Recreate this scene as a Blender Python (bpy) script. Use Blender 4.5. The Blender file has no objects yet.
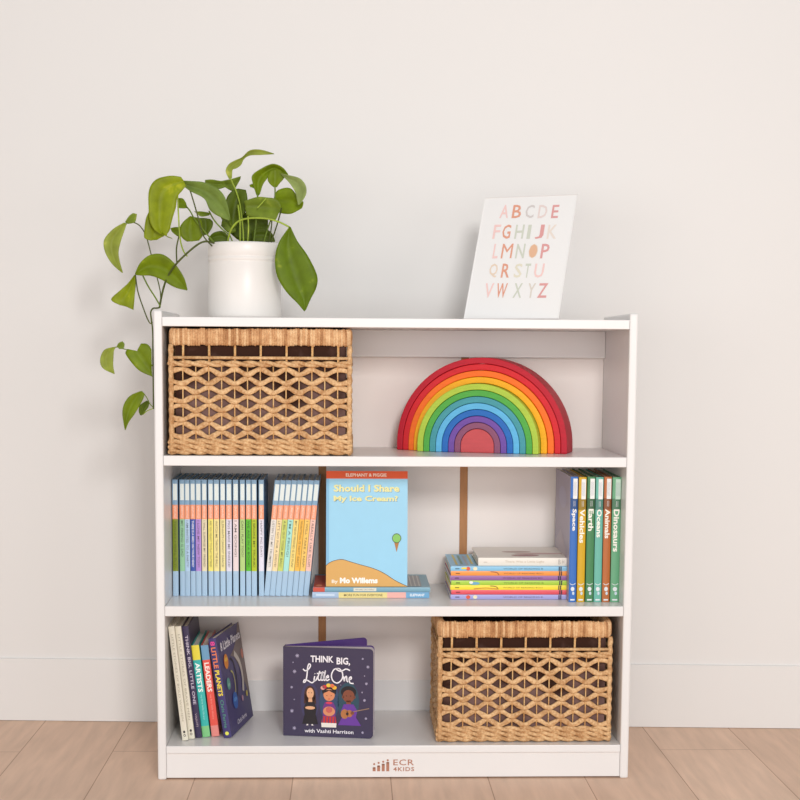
import bpy, math, random
from mathutils import Vector, Matrix
random.seed(7)
C = bpy.context.scene.collection
V = Vector
PI = math.pi
# ------------------------------------------------------------------ camera
CX, CD, CZ, YAW, PIT, ROL, FPX, SY = -0.08633, 2.70127, 0.82662, 0.03468, -0.09893, 0.00649, 1426.17, 0.11668
cp, sp, cy_, sy_ = math.cos(PIT), math.sin(PIT), math.cos(YAW), math.sin(YAW)
F = V((sy_*cp, cy_*cp, sp)); R0 = V((cy_, -sy_, 0)); U0 = R0.cross(F)
RR = math.cos(ROL)*R0 + math.sin(ROL)*U0
UU = -math.sin(ROL)*R0 + math.cos(ROL)*U0
CAM = V((CX, -CD, CZ))
cd = bpy.data.cameras.new('camera'); cam = bpy.data.objects.new('camera', cd); C.objects.link(cam)
cam.matrix_world = Matrix(((RR.x, UU.x, -F.x, CAM.x), (RR.y, UU.y, -F.y, CAM.y), (RR.z, UU.z, -F.z, CAM.z), (0, 0, 0, 1)))
cd.sensor_width = 36; cd.lens = FPX/800*36; cd.shift_y = SY; cd.clip_start = 0.05
bpy.context.scene.camera = cam

def ray(px, py):
    return F + RR*((px-400)/FPX) + UU*((400+SY*800-py)/FPX)
def at(px, py, Y):
    d = ray(px, py); return CAM + d*((Y-CAM.y)/d.y)
def atz(px, py, Z):
    d = ray(px, py); return CAM + d*((Z-CAM.z)/d.z)

# ------------------------------------------------------------------ materials
def lin(c):
    o = []
    for v in c[:3]:
        v /= 255.0
        o.append(v/12.92 if v <= 0.04045 else ((v+0.055)/1.055)**2.4)
    return (*o, 1)
MC = {}
def mat(name, col, rough=0.55, var=0.06, scale=40, bump=0.0, spec=0.4, coat=0.0, stretch=(1, 1, 1), sss=0.0, trans=0.0):
    if name in MC: return MC[name]
    m = bpy.data.materials.new(name); m.use_nodes = True; MC[name] = m
    nt = m.node_tree; N = nt.nodes; L = nt.links
    b = N['Principled BSDF']
    b.inputs['Roughness'].default_value = rough
    b.inputs['Specular IOR Level'].default_value = spec
    b.inputs['Coat Weight'].default_value = coat
    tc = N.new('ShaderNodeTexCoord'); mp = N.new('ShaderNodeMapping'); nz = N.new('ShaderNodeTexNoise')
    mp.inputs['Scale'].default_value = stretch
    nz.inputs['Scale'].default_value = scale; nz.inputs['Detail'].default_value = 3
    L.new(tc.outputs['Object'], mp.inputs['Vector']); L.new(mp.outputs[0], nz.inputs['Vector'])
    mx = N.new('ShaderNodeMix'); mx.data_type = 'RGBA'
    c = lin(col)
    mx.inputs[6].default_value = (*[max(0, v*(1-var*1.6)) for v in c[:3]], 1)
    mx.inputs[7].default_value = (*[min(1, v*(1+var*1.6)) for v in c[:3]], 1)
    L.new(nz.outputs['Fac'], mx.inputs[0]); L.new(mx.outputs[2], b.inputs['Base Color'])
    if bump:
        bp = N.new('ShaderNodeBump'); bp.inputs['Strength'].default_value = bump; bp.inputs['Distance'].default_value = 0.002
        L.new(nz.outputs['Fac'], bp.inputs['Height']); L.new(bp.outputs[0], b.inputs['Normal'])
    if trans:
        b.inputs['Transmission Weight'].default_value = trans
    return m
def hexmat(prefix, c, **k):
    return mat('%s_%d_%d_%d' % (prefix, c[0], c[1], c[2]), c, **k)
def ink(c): return hexmat('printed_ink', c, rough=0.5, var=0.01)
def card(c): return hexmat('printed_cover', c, rough=0.38, var=0.02, spec=0.45)

WHITE = mat('white_laminate', (228, 226, 225), rough=0.3, var=0.008, scale=6, spec=0.5)
WHITEB = mat('white_back_panel', (238, 230, 225), rough=0.5, var=0.01, scale=5)
BATTEN = mat('brown_batten', (176, 124, 80), rough=0.6, var=0.1, scale=30, stretch=(8, 8, 1))
PAGES = mat('paper_pages', (238, 232, 220), rough=0.8, var=0.05, scale=60)
CERAMIC = mat('white_ceramic', (229, 225, 221), rough=0.35, var=0.01, scale=10)
SOIL = mat('dark_soil', (60, 42, 28), rough=0.95, var=0.4, scale=120, bump=0.6)

# ------------------------------------------------------------------ mesh builder
class MB:
    def __init__(s): s.v = []; s.f = []; s.m = []; s.mats = []; s.sm = []
    def mi(s, m):
        if m not in s.mats: s.mats.append(m)
        return s.mats.index(m)
    def add(s, vs, fs, m, smooth=False, M=None):
        b = len(s.v); i = s.mi(m)
        for p in vs:
            p = V(p); s.v.append(tuple(M @ p) if M else tuple(p))
        for f in fs:
            s.f.append(tuple(b+k for k in f)); s.m.append(i); s.sm.append(smooth)
    def box(s, a, b, m, M=None):
        x0, y0, z0 = a; x1, y1, z1 = b
        vs = [(x0,y0,z0),(x1,y0,z0),(x1,y1,z0),(x0,y1,z0),(x0,y0,z1),(x1,y0,z1),(x1,y1,z1),(x0,y1,z1)]
        s.add(vs, [(0,3,2,1),(4,5,6,7),(0,1,5,4),(1,2,6,5),(2,3,7,6),(3,0,4,7)], m, False, M)
    def tube(s, pts, r, m, n=8, flat=1.0, up=None, smooth=True, caps=True, radii=None):
        """tube along pts; flat<1 squashes it along `up` direction"""
        pts = [V(p) for p in pts]; b = len(s.v); i = s.mi(m); N = len(pts); prev = None
        for k, p in enumerate(pts):
            t = (pts[min(k+1, N-1)]-pts[max(k-1, 0)])
            if t.length < 1e-9: t = V((0, 0, 1))
            t.normalize()
            if up is not None:
                a = V(up) - t*t.dot(V(up)); 
                if a.length < 1e-6: a = t.orthogonal()
            else:
                a = (prev - t*t.dot(prev)) if prev is not None else t.orthogonal()
                if a.length < 1e-6: a = t.orthogonal()
            a.normalize(); prev = a; c = t.cross(a)
            rr = radii[k] if radii else r
            for j in range(n):
                th = 2*PI*j/n
                s.v.append(tuple(p + a*(rr*flat*math.cos(th)) + c*(rr*math.sin(th))))
        for k in range(N-1):
            for j in range(n):
                s.f.append((b+k*n+j, b+k*n+(j+1) % n, b+(k+1)*n+(j+1) % n, b+(k+1)*n+j)); s.m.append(i); s.sm.append(smooth)
        if caps:
            s.f.append(tuple(b+j for j in reversed(range(n)))); s.m.append(i); s.sm.append(False)
            s.f.append(tuple(b+(N-1)*n+j for j in range(n))); s.m.append(i); s.sm.append(False)
    def build(s, name, parent=None, bevel=0, loc=None):
        me = bpy.data.meshes.new(name); me.from_pydata(s.v, [], s.f)
        for m in s.mats: me.materials.append(m)
        me.polygons.foreach_set('material_index', s.m); me.polygons.foreach_set('use_smooth', s.sm); me.update()
        o = bpy.data.objects.new(name, me); C.objects.link(o)
        if parent: o.parent = parent
        if loc is not None: o.location = loc
        if bevel:
            md = o.modifiers.new('bevel', 'BEVEL'); md.width = bevel; md.segments = 2; md.limit_method = 'ANGLE'; md.angle_limit = 0.8
        return o

def empty(name, label, cat, loc=(0, 0, 0), M=None, group=None):
    o = bpy.data.objects.new(name, None); C.objects.link(o); o.empty_display_size = 0.05
    if M is not None: o.matrix_world = M
    else: o.location = loc
    o['label'] = label; o['category'] = cat
    if group: o['group'] = group
    return o
def tag(o, label, cat, group=None):
    o['label'] = label; o['category'] = cat
    if group: o['group'] = group
    return o
def struct(o): o['kind'] = 'structure'; return o

# ------------------------------------------------------------------ text & flat art
TC = {}
def text_geo(s, bold=0.0, shear=0.0, space=1.0):
    k = (s, bold, shear, space)
    if k in TC: return TC[k]
    cu = bpy.data.curves.new('tmp_text', 'FONT'); cu.body = s; cu.size = 1; cu.offset = bold; cu.shear = shear; cu.resolution_u = 2
    cu.space_character = space; cu.fill_mode = 'FRONT'
    ob = bpy.data.objects.new('tmp_text', cu); C.objects.link(ob)
    dg = bpy.context.evaluated_depsgraph_get(); dg.update()
    me = bpy.data.meshes.new_from_object(ob.evaluated_get(dg))
    vs = [(v.co.x, v.co.y) for v in me.vertices]; fs = [tuple(p.vertices) for p in me.polygons]
    bpy.data.objects.remove(ob); bpy.data.curves.remove(cu); bpy.data.meshes.remove(me)
    x0 = min(v[0] for v in vs); x1 = max(v[0] for v in vs); y0 = min(v[1] for v in vs); y1 = max(v[1] for v in vs)
    TC[k] = ([((x-x0)/(x1-x0), (y-y0)/(y1-y0)) for x, y in vs], fs, (x1-x0)/(y1-y0))
    return TC[k]

class Art:
    """flat print on a plane: origin O, axes R (right) and U (up), normal N, in metres; coordinates scaled by sx, sy"""
    def __init__(s, mb, O, R, U, sx=1.0, sy=1.0, lift=0.0003):
        s.mb = mb; s.O = V(O); s.R = V(R).normalized(); s.U = V(U).normalized(); s.N = s.R.cross(s.U); s.sx = sx; s.sy = sy; s.l = lift
    def P(s, x, y, L=1): return s.O + s.R*(x*s.sx) + s.U*(y*s.sy) + s.N*(s.l*L)
    def poly(s, pts, m, L=1):
        ar = sum(pts[i][0]*pts[(i+1) % len(pts)][1]-pts[(i+1) % len(pts)][0]*pts[i][1] for i in range(len(pts)))
        if ar*(1 if s.sx*s.sy > 0 else -1) < 0: pts = pts[::-1]
        s.mb.add([s.P(x, y, L) for x, y in pts], [tuple(range(len(pts)))], m)
    def rect(s, x0, y0, x1, y1, m, L=1): s.poly([(x0, y0), (x1, y0), (x1, y1), (x0, y1)], m, L)
    def ell(s, cx, cy, rx, ry, m, L=1, n=20, a0=0, a1=2*PI):
        full = abs(a1-a0-2*PI) < 1e-6
        s.poly([(cx+rx*math.cos(a0+(a1-a0)*i/(n if full else n-1)), cy+ry*math.sin(a0+(a1-a0)*i/(n if full else n-1))) for i in range(n)], m, L)
    def stroke(s, pts, w, m, L=1, sub=6):
        q = spl([V((x*s.sx, y*s.sy, 0)) for x, y in pts], sub) if len(pts) > 2 else [V((x*s.sx, y*s.sy, 0)) for x, y in pts]
        vs = []; w2 = w/2
        for i, p in enumerate(q):
            t = q[min(i+1, len(q)-1)]-q[max(i-1, 0)]; t.normalize(); n = V((-t.y, t.x, 0))
            for sg in (-1, 1):
                a = p+n*(w2*sg); vs.append(s.O+s.R*a.x+s.U*a.y+s.N*(s.l*L))
        s.mb.add(vs, [(2*i, 2*i+2, 2*i+3, 2*i+1) for i in range(len(q)-1)], m)
    def text(s, st, x0, y0, x1, y1, m, bold=0.0, L=1, shear=0.0, keep=False, space=1.0):
        vs, fs, asp = text_geo(st, bold, shear, space)
        X0, X1 = x0, x1
        s.mb.add([s.P(X0+(X1-X0)*a, y0+(y1-y0)*b, L) for a, b in vs], fs, m)

def spl(p, sub=6):
    out = []
    for i in range(len(p)-1):
        p0 = p[max(i-1, 0)]; p1 = p[i]; p2 = p[i+1]; p3 = p[min(i+2, len(p)-1)]
        for k in range(sub):
            t = k/sub
            out.append(0.5*((2*p1)+(p2-p0)*t+(2*p0-5*p1+4*p2-p3)*t*t+(3*p1-p0-3*p2+p3)*t*t*t))
    out.append(p[-1].copy()); return out

# ------------------------------------------------------------------ room
def wall_y(x): return 0.44816 - 0.07003*(x+0.7)/1.4
wx0, wx1 = -3.0, 3.0
wm = mat('painted_wall', (227, 225, 223), rough=0.75, var=0.008, scale=1.5, bump=0.0)
mb = MB()
mb.add([(wx0, wall_y(wx0), 0), (wx1, wall_y(wx1), 0), (wx1, wall_y(wx1)+.1, 0), (wx0, wall_y(wx0)+.1, 0),
        (wx0, wall_y(wx0), 2.9), (wx1, wall_y(wx1), 2.9), (wx1, wall_y(wx1)+.1, 2.9), (wx0, wall_y(wx0)+.1, 2.9)],
       [(0,3,2,1),(4,5,6,7),(0,1,5,4),(1,2,6,5),(2,3,7,6),(3,0,4,7)], wm)
struct(mb.build('wall_back'))
bm_ = mat('painted_baseboard', (227, 225, 223), rough=0.6, var=0.008, scale=1.5)
mb = MB(); e = 0.005; BZ = 0.142
def wv(x, off, z): return (x, wall_y(x)-off, z)
vs = [wv(wx0, e, 0.001), wv(wx1, e, 0.001), wv(wx1, 0.0002, 0.001), wv(wx0, 0.0002, 0.001),
      wv(wx0, e, BZ-.001), wv(wx1, e, BZ-.001), wv(wx1, 0.0002, BZ), wv(wx0, 0.0002, BZ)]
mb.add(vs, [(0,3,2,1),(4,5,6,7),(0,1,5,4),(1,2,6,5),(2,3,7,6),(3,0,4,7)], bm_)
struct(mb.build('baseboard_back'))
# floor: long planks running towards the wall
fm = bpy.data.materials.new('oak_plank_floor'); fm.use_nodes = True
nt = fm.node_tree; N = nt.nodes; L = nt.links; b = N['Principled BSDF']; b.inputs['Roughness'].default_value = 0.5; b.inputs['Specular IOR Level'].default_value = 0.3
tc = N.new('ShaderNodeTexCoord'); mp = N.new('ShaderNodeMapping'); mp.inputs['Rotation'].default_value = (0, 0, PI/2); mp.inputs['Location'].default_value = (0.2, 0.007, 0)
br = N.new('ShaderNodeTexBrick'); br.offset = 0.28; br.inputs['Scale'].default_value = 1.0
br.inputs['Brick Width'].default_value = 0.9; br.inputs['Row Height'].default_value = 0.19
br.inputs['Mortar Size'].default_value = 0.0012; br.inputs['Mortar Smooth'].default_value = 0.3; br.inputs['Bias'].default_value = 0.0
br.inputs['Color1'].default_value = lin((226, 195, 172)); br.inputs['Color2'].default_value = lin((218, 186, 163)); br.inputs['Mortar'].default_value = lin((176, 140, 117))
mp2 = N.new('ShaderNodeMapping'); mp2.inputs['Scale'].default_value = (14, 1.6, 1)
nz = N.new('ShaderNodeTexNoise'); nz.inputs['Scale'].default_value = 3.5; nz.inputs['Detail'].default_value = 6; nz.inputs['Distortion'].default_value = 0.25
cr = N.new('ShaderNodeValToRGB'); cr.color_ramp.elements[0].position = 0.3; cr.color_ramp.elements[1].position = 0.75
cr.color_ramp.elements[0].color = (0.88, 0.86, 0.84, 1); cr.color_ramp.elements[1].color = (1.08, 1.06, 1.04, 1)
nz2 = N.new('ShaderNodeTexNoise'); nz2.inputs['Scale'].default_value = 2.6; nz2.inputs['Detail'].default_value = 2
cr2 = N.new('ShaderNodeValToRGB'); cr2.color_ramp.elements[0].color = (0.9, 0.9, 0.9, 1); cr2.color_ramp.elements[1].color = (1.08, 1.08, 1.08, 1)
mul = N.new('ShaderNodeMix'); mul.data_type = 'RGBA'; mul.blend_type = 'MULTIPLY'; mul.inputs[0].default_value = 1
mul2 = N.new('ShaderNodeMix'); mul2.data_type = 'RGBA'; mul2.blend_type = 'MULTIPLY'; mul2.inputs[0].default_value = 1
L.new(tc.outputs['Object'], mp.inputs[0]); L.new(mp.outputs[0], br.inputs[0]); L.new(tc.outputs['Object'], mp2.inputs[0]); L.new(mp2.outputs[0], nz.inputs[0])
L.new(tc.outputs['Object'], nz2.inputs[0]); L.new(nz2.outputs[0], cr2.inputs[0])
L.new(nz.outputs[0], cr.inputs[0]); L.new(br.outputs[0], mul.inputs[6]); L.new(cr.outputs[0], mul.inputs[7])
L.new(mul.outputs[2], mul2.inputs[6]); L.new(cr2.outputs[0], mul2.inputs[7]); L.new(mul2.outputs[2], b.inputs['Base Color'])
mb = MB(); mb.box((-3, -4.5, -0.05), (3, wall_y(-3), 0), fm); struct(mb.build('floor'))

# ------------------------------------------------------------------ bookcase
W = 0.457; T = 0.0165; DEP = 0.2709; SH2 = 0.6285; SH3 = 0.3402; SHB = 0.0668
HL = at(154, 310.5, 0).z; TOPZ = at(400, 318.4, 0).z; BT = 0.0175
bc = empty('bookcase', 'low white three-shelf bookcase standing on the plank floor', 'bookcase', (0, 0, 0))
HR = 0.9015
for sx, nm in ((-1, 'side_panel'), (1, 'side_panel')):
    mb = MB(); a = -W if sx < 0 else W-T
    mb.box((a, 0, 0), (a+T, DEP+.012, HR), WHITE); mb.build(nm, bc, bevel=0.0035)
xi = W-T-.0002
def board(z, th, y0, nm):
    mb = MB(); mb.box((-xi, y0, z-th), (xi, DEP, z), WHITE); return mb.build(nm, bc, bevel=0.0012)
board(TOPZ, BT, 0.0, 'top_board')
board(SH2, 0.019, 0.0, 'shelf_board'); board(SH3, 0.0195, 0.0, 'shelf_board'); board(SHB, 0.0145, 0.0, 'bottom_board')
mb = MB(); mb.box((-xi, 0.004, 0.003), (xi, 0.020, SHB-.0148), WHITE); kick = mb.build('kick_board', bc, bevel=0.001)
railz = at(480, 357.5, DEP-.016).z
mb = MB(); mb.box((-xi, DEP-.016, railz), (xi, DEP-.0002, TOPZ-BT-.0002), WHITE); mb.build('back_rail', bc, bevel=0.0012)
# back panels in three leaves with brown strips between
sx1 = at(322.3, 540, DEP+.004).x; sx2 = at(463.3, 520, DEP+.004).x; hw = 0.0082
for a, c in ((-xi, sx1-hw), (sx1+hw, sx2-hw), (sx2+hw, xi)):
    mb = MB(); mb.box((a, DEP+.0005, 0.02), (c, DEP+.0055, TOPZ-.002), WHITEB); mb.build('back_panel', bc, bevel=0.0008)
for x in (sx1, sx2):
    mb = MB(); mb.box((x-hw+.0002, DEP+.0012, 0.02), (x+hw-.0002, DEP+.0075, TOPZ-.002), BATTEN); o = mb.build('back_strip', bc); o['label'] = 'bare brown wood strip'
lowz = at(400, 680, DEP-.001).z
for a, c in ((-xi, sx1-hw), (sx1+hw, sx2-hw), (sx2+hw, xi)):
    mb = MB(); mb.box((a, DEP-.0014, SHB+.0002), (c, DEP+.0004, lowz), WHITE); mb.build('lower_back_panel', bc, bevel=0.0006)
# logo on the kick board
COP = ink((176, 122, 100))
mb = MB(); O = at(0, 0, 0.004)
A = Art(mb, (0, 0.004, 0), (1, 0, 0), (0, 0, 1))
def lp(x, y): p = at(350+x/8, 740+y/8, 0.0037); return (p.x, p.z)
for x, top, hy in ((193, 222, 193), (229, 208, 183), (266, 195, 174), (302, 180, 162)):
    p0 = lp(x-12, 250); p1 = lp(x+12, top); A.rect(p0[0], p0[1], p1[0], p1[1], COP)
    c = lp(x, top); A.ell(c[0], c[1], 0.0029, 0.0014, COP, n=12)
    c = lp(x, hy); A.ell(c[0], c[1], 0.0021, 0.0021, COP, n=12)
a = lp(346, 203); b_ = lp(512, 155); A.text('ECR', a[0], a[1], b_[0], b_[1], COP, bold=0.01, space=1.1)
a = lp(346, 250); b_ = lp(514, 216); A.text('4KIDS', a[0], a[1], b_[0], b_[1], COP, bold=0.02, space=1.15)
lg = mb.build('logo', kick); lg['label'] = 'small copper-brown printed mark and lettering'

# ------------------------------------------------------------------ baskets
def straw(name, c1, c2, sc):
    m = bpy.data.materials.new(name); m.use_nodes = True; nt = m.node_tree; N = nt.nodes; L = nt.links
    b = N['Principled BSDF']; b.inputs['Roughness'].default_value = 0.65; b.inputs['Specular IOR Level'].default_value = 0.3
    tc = N.new('ShaderNodeTexCoord'); nz = N.new('ShaderNodeTexNoise'); nz.inputs['Scale'].default_value = sc; nz.inputs['Detail'].default_value = 3
    nz2 = N.new('ShaderNodeTexNoise'); nz2.inputs['Scale'].default_value = sc*5
    cr = N.new('ShaderNodeValToRGB'); cr.color_ramp.elements[0].position = 0.36; cr.color_ramp.elements[1].position = 0.64
    cr.color_ramp.elements[0].color = lin(c1); cr.color_ramp.elements[1].color = lin(c2)
    mm = N.new('ShaderNodeMath'); mm.operation = 'MULTIPLY_ADD'; mm.inputs[1].default_value = 0.5
    mm2 = N.new('ShaderNodeMath'); mm2.operation = 'MULTIPLY'; mm2.inputs[1].default_value = 0.5
    L.new(tc.outputs['Object'], nz.inputs[0]); L.new(tc.outputs['Object'], nz2.inputs[0]); L.new(nz2.outputs[0], mm2.inputs[0])
    L.new(nz.outputs[0], mm.inputs[0]); L.new(mm2.outputs[0], mm.inputs[2]); L.new(mm.outputs[0], cr.inputs[0]); L.new(cr.outputs[0], b.inputs['Base Color'])
    bp = N.new('ShaderNodeBump'); bp.inputs['Strength'].default_value = 0.5; bp.inputs['Distance'].default_value = 0.001
    L.new(nz2.outputs[0], bp.inputs['Height']); L.new(bp.outputs[0], b.inputs['Normal'])
    return m
STRAW = straw('straw_strand', (176, 128, 82), (228, 190, 142), 45)
RIMS = [straw('wrapped_rim_straw', (184, 132, 88), (224, 180, 132), 70), straw('wrapped_rim_straw_light', (204, 156, 110), (238, 202, 156), 70), straw('wrapped_rim_straw_dark', (150, 100, 62), (200, 150, 102), 70)]
STAKE = straw('thin_stake', (196, 140, 84), (232, 196, 140), 60)

SHADE_BROWN = bpy.data.materials.new('painted_shade_brown'); SHADE_BROWN.use_nodes = True  # dark brown stands in for the shade behind the basket weave
def _shade_nodes(m):
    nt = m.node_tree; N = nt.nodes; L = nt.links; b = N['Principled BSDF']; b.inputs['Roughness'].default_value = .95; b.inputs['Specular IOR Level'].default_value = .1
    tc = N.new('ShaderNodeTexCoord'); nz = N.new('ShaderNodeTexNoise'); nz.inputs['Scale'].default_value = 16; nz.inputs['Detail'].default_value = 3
    sp_ = N.new('ShaderNodeSeparateXYZ'); mr = N.new('ShaderNodeMapRange'); mr.inputs[1].default_value = .20; mr.inputs[2].default_value = .02; mr.inputs[3].default_value = -.16; mr.inputs[4].default_value = .22  # painted shade gets lighter towards the base
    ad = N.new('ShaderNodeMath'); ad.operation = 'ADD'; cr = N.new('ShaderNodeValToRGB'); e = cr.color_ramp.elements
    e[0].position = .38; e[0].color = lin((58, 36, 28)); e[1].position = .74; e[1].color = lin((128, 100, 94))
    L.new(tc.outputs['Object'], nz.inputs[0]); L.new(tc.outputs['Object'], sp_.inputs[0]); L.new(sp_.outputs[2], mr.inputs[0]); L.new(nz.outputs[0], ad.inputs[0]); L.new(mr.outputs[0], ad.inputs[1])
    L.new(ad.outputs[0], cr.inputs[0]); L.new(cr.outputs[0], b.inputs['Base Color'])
_shade_nodes(SHADE_BROWN)
def rope(mb, pts, r, m, pitch=0.03):
    """two strands twisted around a path"""
    q = []; L_ = [0]
    for i in range(1, len(pts)): L_.append(L_[-1]+(V(pts[i])-V(pts[i-1])).length)
    tot = L_[-1]; n = max(8, int(tot/0.004))
    def pos(s_):
        for i in range(1, len(pts)):
            if s_ <= L_[i]+1e-9:
                t = (s_-L_[i-1])/max(1e-9, L_[i]-L_[i-1]); return V(pts[i-1]).lerp(V(pts[i]), t), (V(pts[i])-V(pts[i-1])).normalized()
        return V(pts[-1]), (V(pts[-1])-V(pts[-2])).normalized()
    for ph in (0, PI):
        c = []
        for k in range(n+1):
            p, t = pos(tot*k/n); a = V((0, 0, 1)); b = t.cross(a)
            th = 2*PI*tot*k/n/pitch+ph
            c.append(p + a*(r*0.45*math.cos(th)) + b*(r*0.45*math.sin(th)))
        mb.tube(c, r*0.66, m, n=7)

def make_basket(w, d, h):
    """origin at base centre, front face towards -y; returns list of (name, MB)"""
    parts = []
    ns = 13; hx = w/2; hy = d/2
    rim_h = 0.0325; z_rim = h-rim_h
    u = h/0.2535
    z_rod = h-0.0585*u; z_rope = h-0.0705*u; z_top = h-0.0775*u; z_bot = 0.032*u
    # rim: one thick wrapped roll around the top
    rim = MB(); per = []
    rr = 0.02
    cors = [(-hx, -hy, PI, 1.5*PI), (hx, -hy, 1.5*PI, 2*PI), (hx, hy, 0, .5*PI), (-hx, hy, .5*PI, PI)]
    path = []
    for cx, cyy, a0, a1 in cors:
        ox = cx-math.copysign(rr, cx); oy = cyy-math.copysign(rr, cyy)
        for k in range(9):
            a = a0+(a1-a0)*k/8; path.append(V((ox+rr*math.cos(a), oy+rr*math.sin(a), 0)))
    path.append(path[0].copy())
    L_ = [0]
    for i in range(1, len(path)): L_.append(L_[-1]+(path[i]-path[i-1]).length)
    tot = L_[-1]; nw = int(tot/0.0048); SUB = 5; n = nw*SUB
    seg = 1; rings = []; rnd = random.Random(3)
    wr = [rnd.uniform(0.94, 1.06) for _ in range(nw)]; wl = [rnd.uniform(-0.0012, 0.0012) for _ in range(nw)]; wt = [rnd.uniform(-0.001, 0.001) for _ in range(nw)]
    prof = []
    for j in range(14):
        th = 2*PI*j/14; c, s_ = math.cos(th), math.sin(th)
        prof.append((math.copysign(abs(c)**0.7, c)*0.0075, math.copysign(abs(s_)**0.55, s_)*rim_h/2))
    base = len(rim.v); mis = [rim.mi(q) for q in RIMS]; wm_ = [rnd.choice([0, 0, 1, 1, 2]) for _ in range(nw)]
    for k in range(n):
        s_ = tot*k/n
        while L_[seg] < s_-1e-9: seg += 1
        t = (s_-L_[seg-1])/(L_[seg]-L_[seg-1]); p = path[seg-1].lerp(path[seg], t)
        tg = (path[seg]-path[seg-1]).normalized(); o_ = V((tg.y, -tg.x, 0))
        wi = k//SUB; ph = (k % SUB)/SUB
        g = (0.62 if ph == 0 else (1.0 if 0.3 < ph < .7 else 0.93))*wr[wi]
        for a, b in prof:
            rim.v.append(tuple(p+o_*(a*g-0.0075)+V((0, 0, z_rim+rim_h/2+b*(g*.12+.88)+wl[wi]))+tg*(wt[wi]*(b/rim_h))))
    for k in range(n):
        for j in range(14):
            rim.f.append((base+k*14+j, base+((k+1) % n)*14+j, base+((k+1) % n)*14+(j+1) % 14, base+k*14+(j+1) % 14)); rim.m.append(mis[wm_[k//SUB]]); rim.sm.append(True)
    parts.append(('rim', rim))
    # walls
    for side in range(4):
        wv_ = MB(); st = MB()
        if side == 0: A0 = V((-hx, -hy, 0)); t = V((1, 0, 0)); ln = w; o_ = V((0, -1, 0)); n_ = ns
        elif side == 1: A0 = V((hx, -hy, 0)); t = V((0, 1, 0)); ln = d; o_ = V((1, 0, 0)); n_ = 9
        elif side == 2: A0 = V((hx, hy, 0)); t = V((-1, 0, 0)); ln = w; o_ = V((0, 1, 0)); n_ = ns
        else: A0 = V((-hx, hy, 0)); t = V((0, -1, 0)); ln = d; o_ = V((-1, 0, 0)); n_ = 9
        mg = 0.0275
        xs = [mg+(ln-2*mg)*k/(n_-1) for k in range(n_)]
        def P(x, z, out=0.0): return A0+t*x+o_*(out-0.0055)+V((0, 0, z))
        for k, x in enumerate(xs):
            zt = h-0.02 if k % 2 == 0 else z_rope-0.004
            jx = random.uniform(-.0008, .0008)
            st.tube([P(x+jx, 0.004), P(x, zt)], 0.0013, STAKE, n=6)
            if k % 2 == 0: st.tube([P(x+0.0022+jx, z_rope), P(x+0.002, h-.02)], 0.0011, STAKE, n=6)
        st.tube([P(.006, z_rod, .001), P(ln-.006, z_rod, .001)], 0.0030, STRAW, n=8)
        nr = 8; pitch = (z_top-z_bot)/nr
        for r in range(nr):
            zc = z_top-pitch*(r+0.5); amp = pitch*0.30
            pts = [P(.004, zc+random.uniform(-.001, .001), 0)]
            for k, x in enumerate(xs):
                sg = 1 if (k+r) % 2 == 0 else -1
                pts.append(P(x, zc+sg*amp*random.uniform(.9, 1.08), (0.0018 if (k+r) % 2 else -0.0016)))
            pts.append(P(ln-.004, zc+random.uniform(-.001, .001), 0))
            q = spl(pts, 6)
            rad = [0.0050*(1+0.14*math.sin(i*0.9+r*2.1)+random.uniform(-.06, .06)) for i in range(len(q))]
            wv_.tube(q, 0.003, STRAW, n=8, flat=0.42, up=o_, radii=rad)
        rope(wv_, [P(.003, z_rope), P(ln-.003, z_rope)], 0.0062, STRAW, 0.06)
        for z in (0.0073, 0.0172, 0.0268):
            rope(wv_, [P(.003, z*u, .001), P(ln-.003, z*u, .001)], 0.0062, STRAW, 0.058)
        # corner wrap
        cc = [P(.0055, z_, 0.0005+0.0006*math.sin(z_*900)) for z_ in [0.004+(z_rim-0.002)*k/40 for k in range(41)]]
        wv_.tube(cc, 0.0052, STRAW, n=8, radii=[0.0050+0.0007*math.sin(k*1.7) for k in range(41)])
        parts.append(('woven_side', wv_)); parts.append(('stakes', st))
    bt = MB()
    for k in range(int((w-.02)/0.0115)):
        x = -hx+0.014+k*0.0115
        bt.tube([V((x, -hy+.008, .004+.001*(k % 2))), V((x, hy-.008, .004+.001*(k % 2)))], 0.0036, STRAW, n=6, flat=.8, up=(0, 0, 1))
    for k in range(9):
        y = -hy+.02+(d-.04)*k/8; bt.tube([V((-hx+.008, y, .0088)), V((hx-.008, y, .0088))], 0.0016, STAKE, n=6)
    parts.append(('woven_base', bt))
    ln_ = MB(); g = .0125; x0_, x1_, y0_, y1_ = -hx+g, hx-g, -hy+g, hy-g; zt_ = h-.012; zb_ = .0125; th = .0012  # added box inside the weave, darkens the holes like shade
    ln_.box((x0_, y0_, zb_), (x1_, y0_+th, zt_), SHADE_BROWN); ln_.box((x0_, y1_-th, zb_), (x1_, y1_, zt_), SHADE_BROWN)
    ln_.box((x0_, y0_+th, zb_), (x0_+th, y1_-th, zt_), SHADE_BROWN); ln_.box((x1_-th, y0_+th, zb_), (x1_, y1_-th, zt_), SHADE_BROWN); ln_.box((x0_+th, y0_+th, zb_), (x1_-th, y1_-th, zb_+th), SHADE_BROWN)
    parts.append(('shade_insert', ln_))
    return parts

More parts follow.
